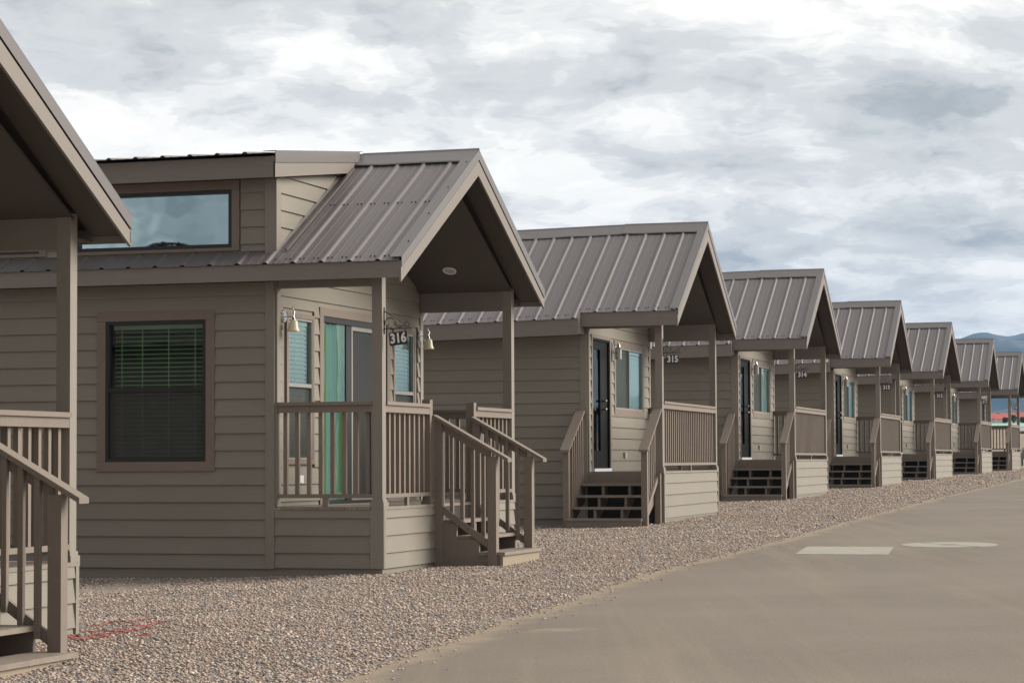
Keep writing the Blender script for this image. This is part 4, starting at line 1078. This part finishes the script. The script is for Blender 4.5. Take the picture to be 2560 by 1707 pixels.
x = far_x(2572, 380); house('brown_shed', x, 380, R(90 + 14), 6, 3.1, 1.3, .6, 'brown_wall', 'stucco_white', 'small brown gabled shed with pale roof edge at the right edge of the photo', 'shed', 1, base_for(x, 380, 1068, 2.0), .25)
# a few trees on the rise
mat('leaf', (.045, .075, .035), .8); mat('bark', (.10, .07, .05), .9)
def tree(x, y, zb, h, r, label):
    c = empty('far_tree', (x, y, zb)); MB().tube([(0, 0, -2), (.1, 0, h * .35), (0, .1, h * .7)], [.25, .2, .08], 7).build('trunk', 'bark', c)
    rs = random.Random(int(x * 10)); q = MB()
    for k in range(420):
        th, ph = rs.uniform(0, 6.28), math.acos(rs.uniform(-1, 1)); rr = r * rs.uniform(.35, 1) * (1 + .25 * math.sin(3 * th))
        p = Vector((rr * math.sin(ph) * math.cos(th), rr * math.sin(ph) * math.sin(th), h * .62 + .85 * rr * math.cos(ph)))
        a, b = Vector([rs.uniform(-1, 1) for _ in range(3)]).normalized() * .35, Vector([rs.uniform(-1, 1) for _ in range(3)]).normalized() * .35
        q.add([p - a, p + b, p + a, p - b], [(0, 1, 2, 3)])
    cr_ = q.build('crown', 'leaf', c, weld=False); tag(c, label, 'tree', 'trees on the far rise'); return c
for px, py, y, h, r, lab in ((2532, 1058, 640, 2.2, .8, 'dark green tree in front of the red roofs, right of the last porch post'), (2512, 1058, 660, 1.6, .6, 'small dark tree before the white wall under the red roofs'), (2556, 1059, 650, 1.8, .7, 'small dark tree at the right edge below the red roofs')):
    tree(far_x(px, y), y, far_z(py, y), h, r, lab)

# mountains
mat('mountain', (.055, .065, .055), .95, var=.5, vscale=.004, grain=.25, gscale=(.02, .02, .03), dirt=((.30, .28, .25), .006, .5))
def mountains(name, y0, prof, depth, seed, foot):
    xs = np.linspace(prof[0][0], prof[-1][0], 180); vs = []; rows = 22
    for j in range(rows):
        t = j / (rows - 1)                 # 0 = foot, 1 = ridge
        for px in xs:
            h = np.interp(px, [p[0] for p in prof], [p[1] for p in prof]) / F_PX * (y0 + depth)
            y = y0 + depth * t; x = (px - 1280) / F_PX * y0 * (1 + .0 * t) + 0
            x = (px - 1280) / F_PX * (y0 + depth)
            nz = mnoise.fractal(Vector((x * .0035, y * .0035, seed)), .9, 2.1, 6)
            rid = abs(mnoise.noise(Vector((x * .006, y * .003, seed + 3))))
            z = foot + (h - foot) * (t ** .8) * (1 - .35 * rid * (1 - t) * 2) + nz * 18 * (.15 + math.sin(math.pi * t))
            if j == rows - 1: z = h + nz * 5
            vs.append((x, y, z))
    n = len(xs)
    for i in range(n): x, y, z = vs[(rows - 1) * n + i]; vs.append((x, y + depth, foot))
    rows += 1
    o = MB().add(vs, [(j * n + i, j * n + i + 1, (j + 1) * n + i + 1, (j + 1) * n + i) for j in range(rows - 1) for i in range(n - 1)]).build(name, 'mountain', smooth=True, weld=False)
    tag(o, kind='structure')
mountains('mountain_range', 4600, [(1500, 60), (1900, 120), (2200, 200), (2330, 262), (2400, 296), (2440, 312), (2465, 315), (2495, 307), (2530, 303), (2552, 313), (2590, 316), (2700, 300), (2900, 270), (3300, 290), (3900, 260), (4600, 150)], 1300, 2.0, 0)
mountains('mountain_spur', 3600, [(1900, 20), (2250, 90), (2380, 200), (2440, 252), (2480, 282), (2520, 296), (2560, 290), (2640, 240), (2800, 170), (3200, 150), (3800, 90)], 900, 7.0, 0)

# haze between here and the mountains
hz = bpy.data.materials.new('haze_air'); hz.use_nodes = True; t = hz.node_tree; t.nodes.clear()
o_ = t.nodes.new('ShaderNodeOutputMaterial'); pv = t.nodes.new('ShaderNodeVolumePrincipled'); pv.inputs['Color'].default_value = (.30, .58, 1.0, 1); pv.inputs['Density'].default_value = 1.0e-4; pv.inputs['Anisotropy'].default_value = 0.0
t.links.new(pv.outputs[0], o_.inputs['Volume'])
MATS['haze_air'] = hz
hb = MB().box(-2500, 5500, -300, 7400, -12, 332).build('haze', 'haze_air'); tag(hb, 'pale blue air haze over the whole valley', 'haze', kind='stuff')
print('objects', len(bpy.data.objects))
